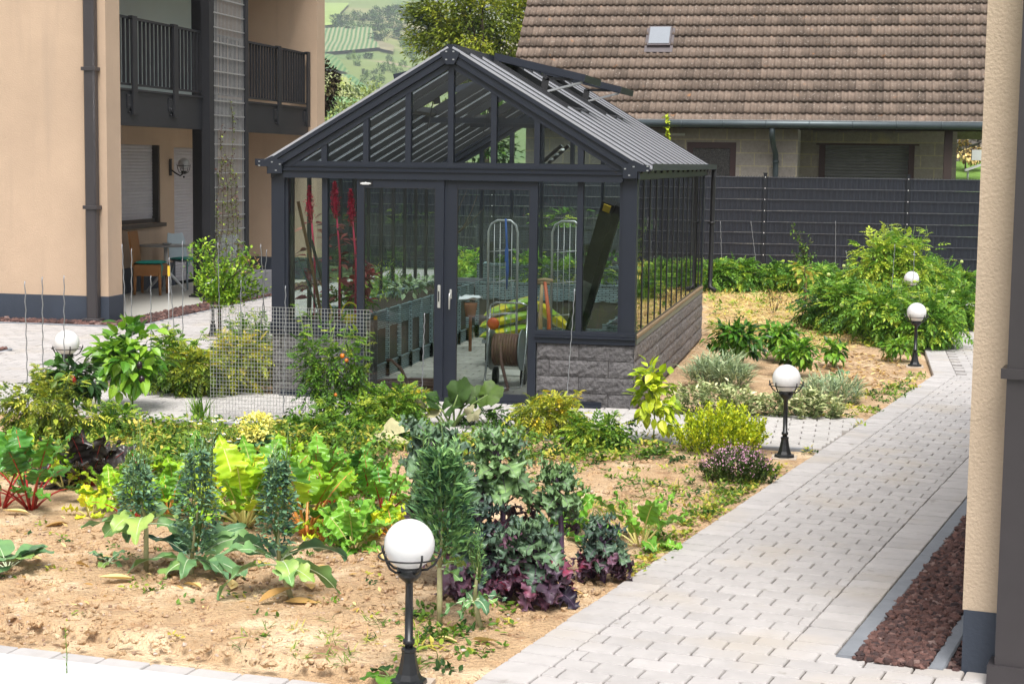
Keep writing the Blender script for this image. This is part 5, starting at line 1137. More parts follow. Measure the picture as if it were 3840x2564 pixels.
kale('small dark kale with crimson lowest leaf, rightmost of the group',(1380,1340),(1375,1215),62,40,20,26,tint=.35)
kale('broad purple kale behind the bright green bolting brassica',(1090,1375),(1095,1190),86,74,24,64,tint=.25)
# chard rows
chard('red stemmed chard with glossy green leaves at the left',(72,1170),205,8,m_chg,m_red,.36,.6,.5,.58,.009)
chard('red stemmed chard cut by the left picture edge',(2,1168),185,7,m_chg,m_red,.36,.55,.6,.55,.009)
chard('yellow green chard at the far left above the red stemmed one',(35,1075),100,7,m_chy,m_yst,.55,.5,.3,.35,.008)
chard('dark purple crinkled chard behind the red stemmed one',(205,1115),135,17,m_chd,m_red,.42,1.1,.6,.2,.005,ruf=.02)
chard('pale green chard between the dark purple chard and the bolting brassicas',(255,1165),110,9,m_chy,m_yst,.55,.7,.35,.35,.008)
chard('chard with withered brown and yellow leaves flopping on the soil',(205,1182),75,6,m_chy,m_yst,.5,1.2,.9,.4,.007)
chard('pale chard growing behind the leftmost bolting brassica',(400,1150),115,9,m_chy,m_yst,.5,.6,.3,.3,.008)
chard('light green chard with upright leaves behind the middle bolting brassica',(470,1120),100,9,m_chy,m_yst,.5,.7,.35,.3,.008)
chard('lime chard with a bundle of pale yellow stalks',(560,1212),195,16,m_chy,m_yst,.42,.55,.5,.48,.011)
chard('green chard with thick orange stalks',(702,1232),178,12,m_chy,m_org,.42,.6,.2,.52,.012)
chard('green chard with thin red ribs behind the orange stalked one',(735,1120),125,10,m_chg,m_red,.42,.6,.9,.38,.007)
chard('lime chard with red ribs beside the yellow blossoms',(650,1090),90,9,m_chy,m_red,.5,.6,.35,.3,.005)
chard('bushy green chard with yellow lower leaves left of the front lamp',(812,1262),120,14,m_chg,m_yst,.5,.95,.95,.3,.007)
chard('red stalked chard with drooping pale leaves left of the tall kale',(880,1190),135,11,m_chg,m_red,.42,1.0,.8,.5,.008)
chard('leafy chard with crinkled grey green leaf left of the withered squash leaf',(820,1105),95,8,m_chg,m_red,.5,.7,.6,.3,.006)
for (x,y,h_,n_,a_,b_,tn,lb) in ((300,1195,120,9,m_chy,m_red,.45,'lime chard between the two left bolting brassicas'),(150,1120,95,8,m_chy,m_yst,.5,'small lime chard above the red stemmed one'),(520,1165,140,9,m_chy,m_org,.75,'yellowing chard left of the pale stalked bundle'),
    (385,1185,110,8,m_chg,m_org,.8,'orange ribbed chard behind the leftmost bolting brassica'),(620,1170,150,10,m_chy,m_red,.35,'lime chard between the pale stalked bundle and the orange stalked one'),(760,1165,120,9,m_chy,m_red,.4,'red ribbed lime chard behind the bushy green one'),
    (850,1150,110,9,m_chg,m_red,.9,'red ribbed chard right behind the front lamp globe'),(905,1235,95,8,m_chy,m_org,.6,'yellow leaved chard between the front lamp and the tall kale'),(330,1105,85,8,m_chy,m_red,.3,'lime chard with red ribs in the back row at the left'),(440,1065,75,7,m_chg,m_yst,.8,'green chard below the chamomile'),
    (750,1245,85,8,m_chy,m_org,.85,'low yellowing chard in front of the orange stalked one'),(590,1130,130,9,m_chg,m_yst,.9,'tall green chard behind the pale stalked bundle'),(855,1225,90,7,m_chy,m_org,.8,'small yellow chard above the lamp globe')):
    chard(lb,(x,y),h_,n_,a_,b_,.46,.7,tn,.42,.008)
chard('young chard with glossy leaves and yellow stalks behind the small headed kale',(1292,1235),110,10,m_chg,m_yst,.5,.8,.9,.28,.008)
chard('chard with long leaves drooping over the soil beside the path',(1468,1255),145,11,m_chg,m_yst,.36,.9,1.0,.45,.008)
# yellow blossom broccoli, chamomile, chives
b=gz(G(600,1062)); t=thing('flowering_broccoli','broccoli gone to bright yellow blossom in the middle of the bed','broccoli',b); q=MB(); c=PY(592,985,b[1]); tips=cloud(q,[leaf_t(.9,2,.1,.5)],420,c,(px(50,b),px(40,b),px(38,b)),.032,.5,18,.35,0,tv=.3); q.build('blossom',m_yfl,t)
q=MB(); stems(q,b,tips,.007,.003); q.build('stem',m_gst,t); q=MB(); cloud(q,LB,46,b+(0,0,.13),(px(45,b),px(40,b),.12),.11,.5,8,.4,.3); q.build('foliage',m_bras,t)
b=gz(G(490,1060)); t=thing('chamomile_plant','chamomile with small white daisies among the weeds','chamomile',b); F1=MB();F2=MB();S_=MB(); 
for x,y in [(440+rng.uniform(-5,130),955+rng.uniform(0,85)) for _ in range(34)]:
    p=PY(x,y,b[1]+rng.uniform(-.15,.3)); F1.lathe([(.004,.0),(.019,.001),(.018,.004),(.004,.003)],p,7,smooth=False); F1.tube([p-(0,0,.001),p*.98+np.array([b[0],b[1],.05])*.02],.0012,3); F2.lathe([(.007,.0),(.006,.006),(.001,.009)],p+(0,0,.002),6)
    S_.tube([gz(G(470+rng.uniform(-30,60),1050+rng.uniform(-15,20))),p*.6+b*.4,p],[.002,.002,.0015],4)
F1.build('petals',m_wfl,t); F2.build('flower_centres',m_yc,t); S_.build('stem',m_gst,t); q=MB(); cloud(q,LN,900,b+(0,.1,.10),(.42,.3,.13),.04,.6,30,.4,-.2); q.build('foliage',m_weed,t)
def grassy(label,bp,hpx,wpx,n,m_,name='chive_clump',cat='chives',wl=.05,spread=.5):
    b=gz(G(*bp)); t=None; q=MB(); h=px(hpx,b); w_=px(wpx,b)/2; P=b+np.concatenate([rng.normal(0,w_*.35,(n,2)),np.zeros((n,1))],1); D=np.concatenate([rng.normal(0,spread*.5,(n,2)),np.ones((n,1))],1); put(q,leaf_t(wl,5,.12,.2),P,D,h,.5,tv=.25)
    return tag(q.build(name,m_,loc=b),label,cat)
grassy('clump of upright chives at the paving edge left of the wire grid',(457,965),58,40,70,m_tom)
# bushes along the left
m_nsh=LM('yellow_green_tangle_leaf',[(0,(.035,.075,.012)),(.4,(.11,.17,.022)),(.75,(.34,.38,.05)),(1,(.60,.56,.12))])
tomato('tangled yellow green bush filling the left edge below the lamp',(110,1008),835,240,1100,m_nsh,.085,tint=.48,cat='bush',name='tangled_bush',clumps=60,spires=4,T=CT+[LF],deep=.8)
tomato('low green tangle of weeds right of the yellow green bush',(235,1000),925,200,600,m_tom,.08,tint=.55,cat='bush',name='tangled_bush',clumps=40,spires=2,T=CT+[LF])
pepper('dark leaved pepper with a deep red fruit in front of the left lamp',(165,990),826,150,330,m_pepd,.11,[(166,875,.035,m_rfr,1.6),(152,890,.03,m_dfr,1.5)])
pepper('large leaved bright green pepper with dark fruit',(303,945),742,180,420,m_pepL,.135,[(258,832,.035,m_dfr,1.6),(320,838,.028,m_dfr,1.5),(325,870,.028,m_dfr,1.4)],.9,tint=.62)
def bed(xd,yd,topy,w_,n,label,mt,tint,size=.115):
    n=int(n*1.6)
    if 1:      return tomato(label,(xd,yd),topy,w_,n,mt,size,tint=tint,clumps=max(12,n//9),spires=4)
bed(405,905,738,175,420,'green tomato plants left of the small leafy tree',m_tom,.6)
bed(455,912,790,150,380,'yellowing tomato plants beside the forecourt paving',m_tomy,.35)
bed(360,895,835,110,160,'low tangled tomato behind the large leaved pepper',m_tomy,.3)
bed(560,885,715,120,360,'green tomato plant behind the wire grid',m_tom,.55)
bed(555,905,750,140,520,'yellow leaved tomato plant behind the wire grid',m_tomy,.62)
bed(600,850,700,70,120,'tomato plant against the left corner of the greenhouse',m_tom,.6,.12)
# plants in front of the greenhouse door
tomato('tomato plant with orange fruit trained over the wire grid',(745,986),695,195,520,m_tom,.095,[(785,816,.022,m_ofr),(795,826,.018,m_ofr),(770,905,.018,m_ofr)],tint=.45,clumps=44,spires=6,deep=.14)
tomato('tomato plant climbing over the right end of the wire grid',(822,986),740,85,220,m_tom,.095,tint=.6,clumps=14,spires=2,deep=.4)
tomato('green feathery tomato tangle right of the wire grid',(800,1000),905,260,420,m_tom,.10,tint=.55,clumps=44,spires=3,deep=.6)
tomato('green tangle under the left glass door',(905,985),875,170,650,m_tom,.10,tint=.62,clumps=40,spires=4,deep=.6)
tomato('yellowed tangle of vines under the glass doors',(950,950),880,110,200,m_tomy,.09,tint=.6,clumps=22,spires=3,deep=.6)
tomato('yellow green heap of vines before the right block wall',(1265,1000),892,195,850,m_tomy,.09,tint=.5,clumps=50,spires=4,deep=.7)
tomato('green vines sprawling left of the lime coloured pepper',(1370,1030),940,170,480,m_tom,.10,tint=.6,clumps=32,spires=2,deep=.6)
tomato('dark green low vines behind the tall kale',(1130,985),925,140,180,m_tom,.11,tint=.3,clumps=20,spires=0)
tomato('low vines beside the yellow blossoms',(690,1010),950,170,260,m_tom,.085,tint=.45,clumps=30,spires=1,deep=.5)
# squash
b=gz(G(1030,985)); t=thing('squash_plant','squash plant with big lobed and withered pale leaves before the doors','squash',b); B=MB();Rb=MB();Bp=MB()
def sq(mb,p,d,upn,rad,tint):
    p=np.array(p,float); d=norm(np.array(d,float)); n_=norm(np.array(upn,float)); s_=norm(np.cross(d,n_)); n_=np.cross(s_,d)
    A=np.linspace(-2.75,2.75,29)[None]; Rr=np.linspace(.05,1,6)[:,None]; rim=rad*(.86+.10*np.cos(5*A))*(.85+.20*np.cos(A/1.3))*(1+.07*np.sin(19*A))
    x=Rr*rim*np.sin(A); y=Rr*rim*np.cos(A); z=.12*rad*Rr**2*np.sin(4*A+2)+.25*rad*np.abs(x)/rad-.15*rad*Rr**2
    P=p+s_*x[...,None]+d*y[...,None]+n_*z[...,None]; mb.grid(P,0,tint)
for (x,y,yy,rad,d,upn,tn,mb) in ((1118,905,.0,.20,(.9,0,.35),(0,-.75,.6),.5,B),(1050,905,.02,.22,(.45,0,.9),(-.4,-.8,.4),.2,B),(1090,910,.03,.17,(-.5,0,.6),(.2,-.8,.5),.3,B),(1000,925,.0,.20,(-.3,-.2,.3),(0,-.4,.9),.1,B),(955,930,-.05,.15,(-.7,0,.5),(.2,-.8,.5),.5,Bp),(985,945,-.05,.14,(.6,-.1,.1),(.0,-.5,.8),.6,Bp),(1085,945,-.1,.12,(-.3,0,-.5),(0,-.9,.3),.4,Bp),(1035,930,.05,.2,(.4,.2,.3),(0,-.3,.9),.15,B)):
    p=PY(x,y,b[1]+yy); sq(mb,p,d,upn,rad*.78,tn); Rb.tube([b+rng.normal(0,.03,3)*(1,1,0),(b+p)/2+(0,0,.05),p],[.010,.009,.007],6)
p=G(905,1025)+np.array([0,0,.10]); sq(Bp,p,(-.8,-.1,-.05),(.1,-.5,.8),.20,.8); p=G(1180,1040)+np.array([0,0,.05]); 
B.build('foliage',m_squash,t); Bp.build('withered_leaves',m_pale,t,label='pale withered leaves'); Rb.build('stem',m_gst,t)
# right side
pepper('lime coloured young pepper at the block wall corner',(1497,1022),826,112,230,m_pepy,.10,[(1478,868,.022,m_dfr,1.5)],.93,T=LB,tint=.55,stemr=.007)
def mound(name,label,cat,bp,ty,wpx,n,T,mt,size,tint=.5,deep=.8,up_=.8,tv=.25,fl=None,clumps=40):
    b=gz(G(*bp)); h=topz(bp[0],ty,b[1]+px(wpx,b)*.3*deep); w_=px(wpx,b)/2; t=thing(name,label,cat,b); q=MB()
    k=rng.integers(0,clumps,n); ga=np.arange(clumps)*2.39996; gr=np.sqrt((np.arange(clumps)+.5)/clumps); cc=np.stack([np.cos(ga)*gr,np.sin(ga)*gr],-1)+rng.normal(0,.05,(clumps,2)); hz=h*np.sqrt(np.clip(1-(cc**2).sum(1)*.75,0,1))*rng.uniform(.75,1.1,clumps)
    s_=rng.random(n)**.6; base=np.stack([cc[k,0]*w_*.75,cc[k,1]*w_*deep*.75,np.zeros(n)],-1); tp=np.stack([cc[k,0]*w_,cc[k,1]*w_*deep,hz[k]],-1)
    P=b+base+(tp-base)*s_[:,None]+rng.normal(0,w_*.035,(n,3)); P[:,2]=np.maximum(P[:,2],.015); D=np.concatenate([cc[k]*.5+rng.normal(0,.55,(n,2)),np.full((n,1),up_)],1)
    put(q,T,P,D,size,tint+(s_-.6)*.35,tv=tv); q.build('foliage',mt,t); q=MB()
    for i in range(0,clumps,2): q.tube([b+base[0]*0+np.array([cc[i,0]*w_*.6,cc[i,1]*w_*deep*.6,0]),b+np.array([cc[i,0]*w_,cc[i,1]*w_*deep,hz[i]*.95])],[.005,.002],5)
    q.build('stem',m_gst,t)
    if fl:
        mt2,nf,sz=fl; q=MB(); kk=rng.integers(0,clumps,nf); P=b+np.stack([cc[kk,0]*w_,cc[kk,1]*w_*deep,hz[kk]],-1)+rng.normal(0,w_*.09,(nf,3)); P[:,2]+=.005; put(q,[leaf_t(.9,2,.1,.4)],P,np.concatenate([rng.normal(0,.6,(nf,2)),np.ones((nf,1))],1),sz,.5,mat=0,tv=.3); q.build('blossom',mt2,t)
    return t
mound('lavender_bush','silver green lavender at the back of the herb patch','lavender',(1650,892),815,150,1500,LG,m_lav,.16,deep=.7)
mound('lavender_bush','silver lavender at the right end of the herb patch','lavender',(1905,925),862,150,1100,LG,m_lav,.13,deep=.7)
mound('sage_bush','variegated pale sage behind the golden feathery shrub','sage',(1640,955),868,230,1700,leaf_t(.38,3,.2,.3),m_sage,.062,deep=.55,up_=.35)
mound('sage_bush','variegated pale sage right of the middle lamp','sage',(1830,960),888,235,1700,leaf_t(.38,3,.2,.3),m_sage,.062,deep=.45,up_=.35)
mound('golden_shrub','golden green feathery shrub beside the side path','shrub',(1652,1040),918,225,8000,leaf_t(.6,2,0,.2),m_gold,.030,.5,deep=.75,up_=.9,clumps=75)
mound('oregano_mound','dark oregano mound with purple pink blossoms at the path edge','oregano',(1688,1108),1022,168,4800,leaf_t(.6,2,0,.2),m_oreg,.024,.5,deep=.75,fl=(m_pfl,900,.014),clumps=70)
pepper('glossy dark green pepper bush nearest the block wall corner',(1690,845),742,135,480,m_pepL,.12,(),.85,T=leaf_t(.42,4,.25,.3),tint=.4)
pepper('glossy pepper bush behind the middle lamp',(1790,830),745,125,420,m_pepL,.115,(),.85,T=leaf_t(.42,4,.25,.3),tint=.4)
pepper('pepper bush directly above the globe of the middle lamp',(1830,868),785,115,300,m_pepL,.11,(),.85,T=leaf_t(.42,4,.25,.3),tint=.55)
pepper('small separate pepper plant on the bare soil right of the others',(1912,845),780,85,170,m_pepL,.10,(),.85,T=leaf_t(.42,4,.25,.3),tint=.55)
pepper('bright green pepper plant at the foot of the right lamp',(2063,832),778,80,190,m_pepL,.105,(),.9,T=leaf_t(.42,4,.25,.3),tint=.75)
pepper('small cabbage like seedling above the herb patch',(1925,880),855,60,30,m_bras,.08,(),.9,tint=.6)
# tomato thicket
TK=[(1905,760,640,150,.5,'low tomato plant at the left side of the thicket'),(1960,770,635,150,.5,'front left tomato plant of the thicket'),(2030,790,640,190,.6,'front middle tomato plant of the thicket, behind the right lamp'),
 (2120,800,660,190,.55,'front right tomato plant sprawling towards the path'),(2180,760,640,130,.5,'tomato plant leaning over the path at the far right'),(2010,720,508,140,.85,'tall yellow green tomato plant at the peak of the thicket'),
 (2075,720,512,140,.85,'second tall tomato plant, right of the peak of the thicket'),(2130,700,590,140,.7,'tall tomato plant behind the lamp globes in the thicket'),(1930,700,612,160,.45,'darker tomato plant behind the left side of the thicket'),(2200,690,620,90,.5,'small tomato plant beside the far end of the path')]
for i,(x,y,ty,w_,ti,lb) in enumerate(TK):
    tomato(lb,(x,y),ty,w_,430,m_tom,.24,[(x-30,y-70,.035,m_gfr),(x+20,y-40,.032,m_gfr),(x+5,y-90,.03,m_gfr)],tint=ti,clumps=52,spires=6,size_=None) if False else tomato(lb,(x,y),ty,w_,900,m_tomB,.165,[(x-30,y-70,.035,m_gfr),(x+20,y-40,.032,m_gfr),(x+5,y-90,.03,m_gfr)],tint=ti,clumps=90,spires=14,low=.1)
BK=[(1640,672,588,90,.5,'tomato plant beside the far corner of the greenhouse'),(1700,672,590,100,.45,'second tomato plant from the greenhouse along the fence'),(1765,672,595,100,.5,'third tomato plant from the greenhouse along the fence'),(1830,676,598,90,.55,'tomato plant behind the thin sapling'),(1885,680,600,90,.5,'tomato plant right of the thin sapling by the fence')]
for (x,y,ty,w_,ti,lb) in BK: tomato(lb,(x,y),ty,w_,560,m_tomB,.17,tint=ti,clumps=50,spires=5)
for (x,y,ty,w_,lb) in ((900,690,640,160,'green plants seen through the left glass door'),(1150,680,600,160,'green plants behind the greenhouse seen through the right door'),(1300,680,600,160,'green plants behind the greenhouse seen through the right panes')):
    tomato(lb,(x,y),ty,w_,220,m_tom,.24,tint=.5,clumps=30,spires=3)
# sapling
b=gz(G(1838,742)); t=thing('young_sapling','thin staked sapling on the straw before the thicket','sapling',b); q=MB(); tp=PY(1845,600,b[1]); q.tube([b,(b+tp)/2+(.02,0,0),tp],[.012,.009,.006],6); q.build('trunk',m_bark,t)
q=MB(); T2=MB(); tips=[PY(x,y,b[1]) for x,y in ((1815,512),(1832,530),(1845,560),(1870,580),(1820,580),(1860,545))]; stems(T2,tp,tips,.005,.002); T2.build('branches',m_bark,t)
for e in tips: s_=rng.random((40,1)); put(q,LF,tp+(e-tp)*s_+rng.normal(0,.02,(40,3)),rng.normal(size=(40,3)),.055,.3)
cloud(q,LB,40,tp+(0,0,-.15),(.25,.2,.2),.11,.7,8,.4); q.build('foliage',m_weed,t)
q=MB(); q.tube([b+(.05,0,0),b+(.05,0,.75)],.010,6); tag(q.build('wooden_stake',m_wood,loc=b),'wooden stake supporting the thin sapling','stake')
b=gz(G(1775,722)); q=MB(); P=b+rng.normal(0,.12,(120,3))*(1,1,.0)+np.stack([np.zeros(120),np.zeros(120),rng.uniform(.02,.4,120)],-1); put(q,LN,P,rng.normal(size=(120,3))+(0,0,.8),.07,.3); t=thing('withered_herb','withered reddish herb on the straw mulch','herb',b); q.build('foliage',m_dry,t); q=MB(); stems(q,b,[b+(rng.normal(0,.1),rng.normal(0,.1),.38) for _ in range(6)],.005,.002); q.build('stem',m_bark,t)
# small leafy tree on the courtyard bed
b=gz(G(497,872)); t=thing('small_leafy_tree','small light green tree before the steel column and trellis','tree',b); Yb=b[1]; fk=PY(503,700,Yb); q=MB(); q.tube([b,(b+fk)/2+(.02,0,0),fk],[.028,.024,.018],8); tips=[PY(x,y,Yb+dy_) for x,y,dy_ in ((445,570,0),(475,562,.1),(515,600,-.2),(560,578,.1),(590,640,.1),(600,665,0),(455,640,-.1),(540,620,.3),(490,620,.3),(575,610,-.2),(530,680,-.2),(480,660,-.2))]
stems(q,fk,tips,.012,.004,.2); q.build('trunk',m_bark,t); q=MB()
for e in tips:
    n=230; s_=rng.uniform(.25,1.03,(n,1)); put(q,LF,fk+(e-fk)*s_+rng.normal(0,.045,(n,3)),norm(e-fk)*.6+rng.normal(0,.6,(n,3)),.05,.6,tv=.2)
q.build('crown',LM('light_green_tree_leaf',[(0,(.03,.085,.012)),(.5,(.10,.22,.022)),(1,(.36,.50,.05))]),t)
# trellis climber
b=gz((TX,ty0+.8,0)); t=thing('climbing_vine','reddish and green vine climbing the wire trellis','vine',b); q=MB(); S_=MB()
for k_ in range(5):
    yv=ty0+.35+.22*k_; zt_=[2.2,2.9,2.4,3.3,2.1][k_]; zz=np.linspace(.1,zt_,26); yy=yv+.05*np.sin(zz*4+k_)+.03*np.sin(zz*11); P=np.stack([np.full(26,TX+.005),yy,zz],-1); S_.tube(P,.004,4)
    n=230; s_=rng.random(n)**1.2*(zt_-.1)+.1; P=np.stack([np.full(n,TX+.01)+rng.normal(0,.02,n),np.interp(s_,zz,yy)+rng.normal(0,.05,n),s_],-1); put(q,LF,P,rng.normal(size=(n,3))+(1,0,0),.05,.5,tv=.3)
q.build('foliage',LM('vine_leaf',[(0,(.05,.02,.03)),(.4,(.13,.06,.07)),(.6,(.08,.13,.03)),(1,(.32,.42,.06))]),t); S_.build('stem',m_bark,t)
b=gz((-4.36,11.0,0)); q=MB(); cloud(q,LN,160,b+(0,.1,.55),(.2,.5,.14),.06,.4,14,.4,-.2); tag(q.build('planter_greenery',m_dry,loc=b),'thin dry stems growing in the grey planter box','plant')
# amaranth and other plants inside the greenhouse
for (x,y,Yg,lb) in ((710,452,.75,'leftmost crimson amaranth inside the greenhouse'),(768,442,.7,'tallest crimson amaranth inside the greenhouse'),(805,460,.85,'crimson amaranth with a tilted plume inside the greenhouse'),(822,570,1.0,'short crimson amaranth beside the left door post')):
    tp=PY(x,y,Yg); b=np.array([tp[0]+.05,Yg,.70]); t=thing('amaranth_plant',lb,'amaranth',b); q=MB(); q.tube([b,(b+tp)/2+(.03,0,0),tp],[.014,.011,.008],7); q.build('stem',m_amst,t)
    q=MB(); d=norm((tp-b)+(0,0,0)); prof=[(.003,.10),(.008,.05),(.014,-.05),(.018,-.13),(.014,-.22),(.008,-.26)]
    q.tube([tp+d*z for r_,z in prof[::-1]],[r_ for r_,z in prof[::-1]],10,smooth=True); v=q.v[0]; q.v[0]=v+rng.normal(0,.005,v.shape)
    n=700; s_=rng.random(n); pos=tp+d*(.10-.36*s_)[:,None]; wq=(.008+.052*np.sin(PI*np.clip(s_,0.02,.98)**1.3))[:,None]; put(q,leaf_t(.4,2,0,.2),pos+norm(rng.normal(size=(n,3)))*wq*rng.random((n,1)),norm(rng.normal(size=(n,3)))+d*.5,.030,.5); q.build('plume',m_plume,t)
    q=MB(); n=30; s_=rng.uniform(.15,.8,(n,1)); a_=norm(rng.normal(size=(n,3))*(1,1,.2)); put(q,leaf_t(.42,4,.3,.3),b+(tp-b)*s_+a_*.06,a_+(0,0,.1),.15,.45,tv=.3); q.build('foliage',m_amar,t)
def filler(label,c,r,n,mt,size,T=CT,tint=.5,name='planter_plant'): 
    b=np.array(c,float); q=MB(); cloud(q,T,n,c,r,size,tint,max(8,n//10),.4,.2); tag(q.build(name,mt,loc=b),label,'plant')
filler('mixed green plants in the front of the long woven planter',(.42,1.3,.84),(.25,.7,.16),150,m_tom,.12)
filler('red leaved plant in the long woven planter behind the left door',(.55,1.25,.98),(.18,.25,.22),46,LM('crimson_leaf',[(0,(.12,.01,.02)),(1,(.42,.04,.06))]),.13,T=LB,name='red_leaf_plant')
filler('feathery herb in the middle of the long woven planter',(.45,2.6,.95),(.22,.5,.28),260,m_weed,.06,T=LN)
filler('white flowered low plants in the long woven planter',(.4,4.0,.82),(.24,1.2,.10),150,m_lav,.10,T=LF)
filler('green leafy plants in the woven planter at the back',(1.7,6.3,.86),(.9,.2,.13),170,m_tom,.12)
filler('grey leaved shrub on the right inner planter',(3.22,2.9,.80),(.2,.4,.22),150,m_sage,.07,T=LF)
filler('green low plants in the right inner planter',(3.25,4.4,.70),(.18,.9,.12),160,m_tom,.10)
for (x,y,ty,w_,lb) in ((1060,640,560,110,'leafy green plant behind the centre of the greenhouse'),(1215,650,575,120,'leafy green plant behind the right glass door'),(1350,650,590,120,'leafy green plant behind the right panes')):
    tomato(lb,(x,y),ty,w_,300,m_tomB,.2,tint=.6,clumps=30,spires=3)
filler('green plants in the raised planter behind the greenhouse',(1.8,9.3,1.5),(1.3,.2,.16),150,m_tom,.13)
filler('leafy plants in the low planter behind the greenhouse',(1.8,8.25,.95),(1.4,.2,.12),150,m_pep,.10,T=LF)
b=np.array([1.15,4.9,.0]); t=thing('hanging_dry_twigs','bare dry twigs behind the right glass door','twigs',(1.0,3.6,1.2)); q=MB(); stems(q,(.95,3.6,1.45),[(1.25,3.6,1.95),(1.1,3.7,2.0),(1.35,3.5,1.8),(1.2,3.5,1.7)],.008,.003,.3); q.build('twigs',m_bark,t)
# ------------------------------------------------------------------ weeds, straw, litter
def polypts(poly,n):
    P=np.array([G(*p)[:2] for p in poly]); mn,mx=P.min(0),P.max(0); out=[]
    while len(out)<n:
        q=rng.uniform(mn,mx,(n*3,2)); ins=np.zeros(len(q),bool)
        for i in range(len(P)):
            a,b_=P[i],P[i-1]; c=((a[1]>q[:,1])!=(b_[1]>q[:,1]))&(q[:,0]<(b_[0]-a[0])*(q[:,1]-a[1])/(b_[1]-a[1]+1e-12)+a[0]); ins^=c
        out+=list(q[ins])
    return np.array(out[:n])
W1=MB()
def weeds(poly,n,per,size,hh,mt=None,T=LF,tint=.5,sp=.05,mb=None):
    mb=mb or W1; q=polypts(poly,n); q=q[~pave_mask(q[:,0],q[:,1])]; n=len(q); k=np.repeat(np.arange(n),per); P=np.concatenate([q[k]+rng.normal(0,sp,(len(k),2)),rng.uniform(.0,hh,(len(k),1))*rng.random((n,1))[k]+.012],1)
    D=np.concatenate([rng.normal(0,1,(len(k),2)),rng.uniform(.0,1.2,(len(k),1))],1); put(mb,T,P,D,size,tint+rng.normal(0,.3,n)[k],tv=.15)
weeds([(0,1000),(330,970),(560,1000),(880,1010),(900,1070),(600,1080),(330,1090),(0,1120)],420,26,.05,.16)
weeds([(330,990),(700,1000),(700,1100),(300,1120)],260,24,.055,.22,tint=.6)
weeds([(300,1120),(900,1090),(920,1200),(420,1230)],130,16,.045,.07)
weeds([(900,1000),(1500,1010),(1560,1060),(1200,1070),(950,1060)],170,22,.05,.12)
weeds([(0,1200),(900,1250),(900,1560),(400,1560),(0,1480)],44,9,.035,.03,sp=.03)
weeds([(930,1380),(1200,1400),(1080,1560),(930,1560)],26,14,.045,.05,sp=.04)
weeds([(1100,1040),(1700,1060),(1600,1220),(1440,1330),(1300,1200)],110,12,.038,.045,sp=.035)
weeds([(1640,1120),(1800,1080),(1500,1290),(1430,1340)],90,16,.04,.05,sp=.035,tint=.7)
weeds([(1780,970),(2100,860),(2140,870),(1850,1060)],120,14,.045,.05,sp=.04,tint=.6)
weeds([(1620,670),(1960,690),(2010,800),(1640,800)],150,14,.07,.10,sp=.06,tint=.75)
weeds([(620,985),(1000,985),(1000,1040),(620,1040)],150,22,.045,.12)
W1.build('garden_weeds',m_weed,kind='stuff')
W2=MB(); weeds([(1240,1150),(1700,1100),(1560,1240),(1440,1330)],40,14,.10,.01,T=LG,mb=W2,sp=.02,tint=.6); weeds([(700,1400),(900,1400),(880,1560),(500,1500)],22,12,.07,.01,T=LG,mb=W2,sp=.02); weeds([(940,1440),(1100,1440),(1020,1560),(940,1560)],8,10,.10,.01,T=LG,mb=W2,sp=.015); W2.build('grass_tufts',m_weed,kind='stuff')
q=MB(); P=polypts([(1612,668),(1760,664),(1900,690),(1980,780),(1960,810),(1640,800)],15000); n=len(P); D=np.concatenate([rng.normal(size=(n,2)),rng.normal(0,.12,(n,1))],1); put(q,leaf_t(.06,2,0,.1),np.concatenate([P,rng.uniform(.02,.055,(n,1))],1),D,.15,.55,tv=.25)
q.build('straw_mulch',m_straw,kind='stuff')
q=MB()
for poly,n,sz in (([(0,1180),(880,1240),(900,1450),(0,1400)],260,.05),([(1880,800),(2080,830),(2060,900),(1850,890)],700,.08),([(1150,1040),(1400,1060),(1250,1100)],60,.06),([(900,1000),(1250,1040),(1200,1080),(880,1060)],120,.06),([(1590,780),(1640,760),(1640,900),(1560,900)],220,.05)):
    P=polypts(poly,n); D=np.concatenate([rng.normal(size=(n,2)),rng.normal(0,.15,(n,1))],1); put(q,[leaf_t(.3,3,-.15,.6),leaf_t(.07,3,.1,.3)],np.concatenate([P,np.full((n,1),.025)+rng.random((n,1))*.01],1),D,sz,.5,tv=.3)
P=np.array([[*G(x+rng.uniform(-14,14),y+rng.uniform(-8,8))[:2],.03] for x,y in ((300,1340),(385,1325),(520,1370),(590,1385),(700,1350),(470,1365),(110,1290),(180,1300),(640,1395),(760,1300),(880,1290),(1010,1470),(1080,1480),(1200,1405),(1330,1380),(1160,1060),(1200,1068),(1430,1270),(60,1185),(150,1205))]); put(q,[leaf_t(.42,5,-.12,.5),leaf_t(.3,5,.1,.7)],P,np.concatenate([rng.normal(size=(20,2)),rng.normal(0,.1,(20,1))],1),.17,.75,tv=.25)
q.build('dry_leaf_litter',m_dry,kind='stuff')
q=MB(); P=np.concatenate([polypts([(0,1180),(900,1240),(1450,1330),(1000,1560),(0,1480)],900),polypts([(900,1040),(1700,1060),(1600,1220),(1440,1330),(1250,1200)],300)]); stones(q,np.concatenate([P,np.full((len(P),1),.016)],1),.011,tint=rng.random(1200)[:300]) if False else stones(q,np.concatenate([P,np.full((len(P),1),.016)],1),.010)
q.build('soil_pebbles',M('grey_brown_pebbles',(1,1,1),.9,0,.1,20,ramp=[(0,(.20,.12,.08)),(.6,(.45,.32,.22)),(1,(.5,.47,.45))]),kind='stuff')
# soil clods
q=MB(); P=polypts([(0,1200),(900,1250),(1450,1330),(1000,1560),(0,1480)],1500); stones(q,np.concatenate([P,np.full((len(P),1),.014)],1),.022); P=polypts([(900,1040),(1700,1060),(1600,1220),(1440,1330),(1250,1200)],700); stones(q,np.concatenate([P,np.full((len(P),1),.014)],1),.022); q.build('soil_clods',m_soil,kind='stuff')
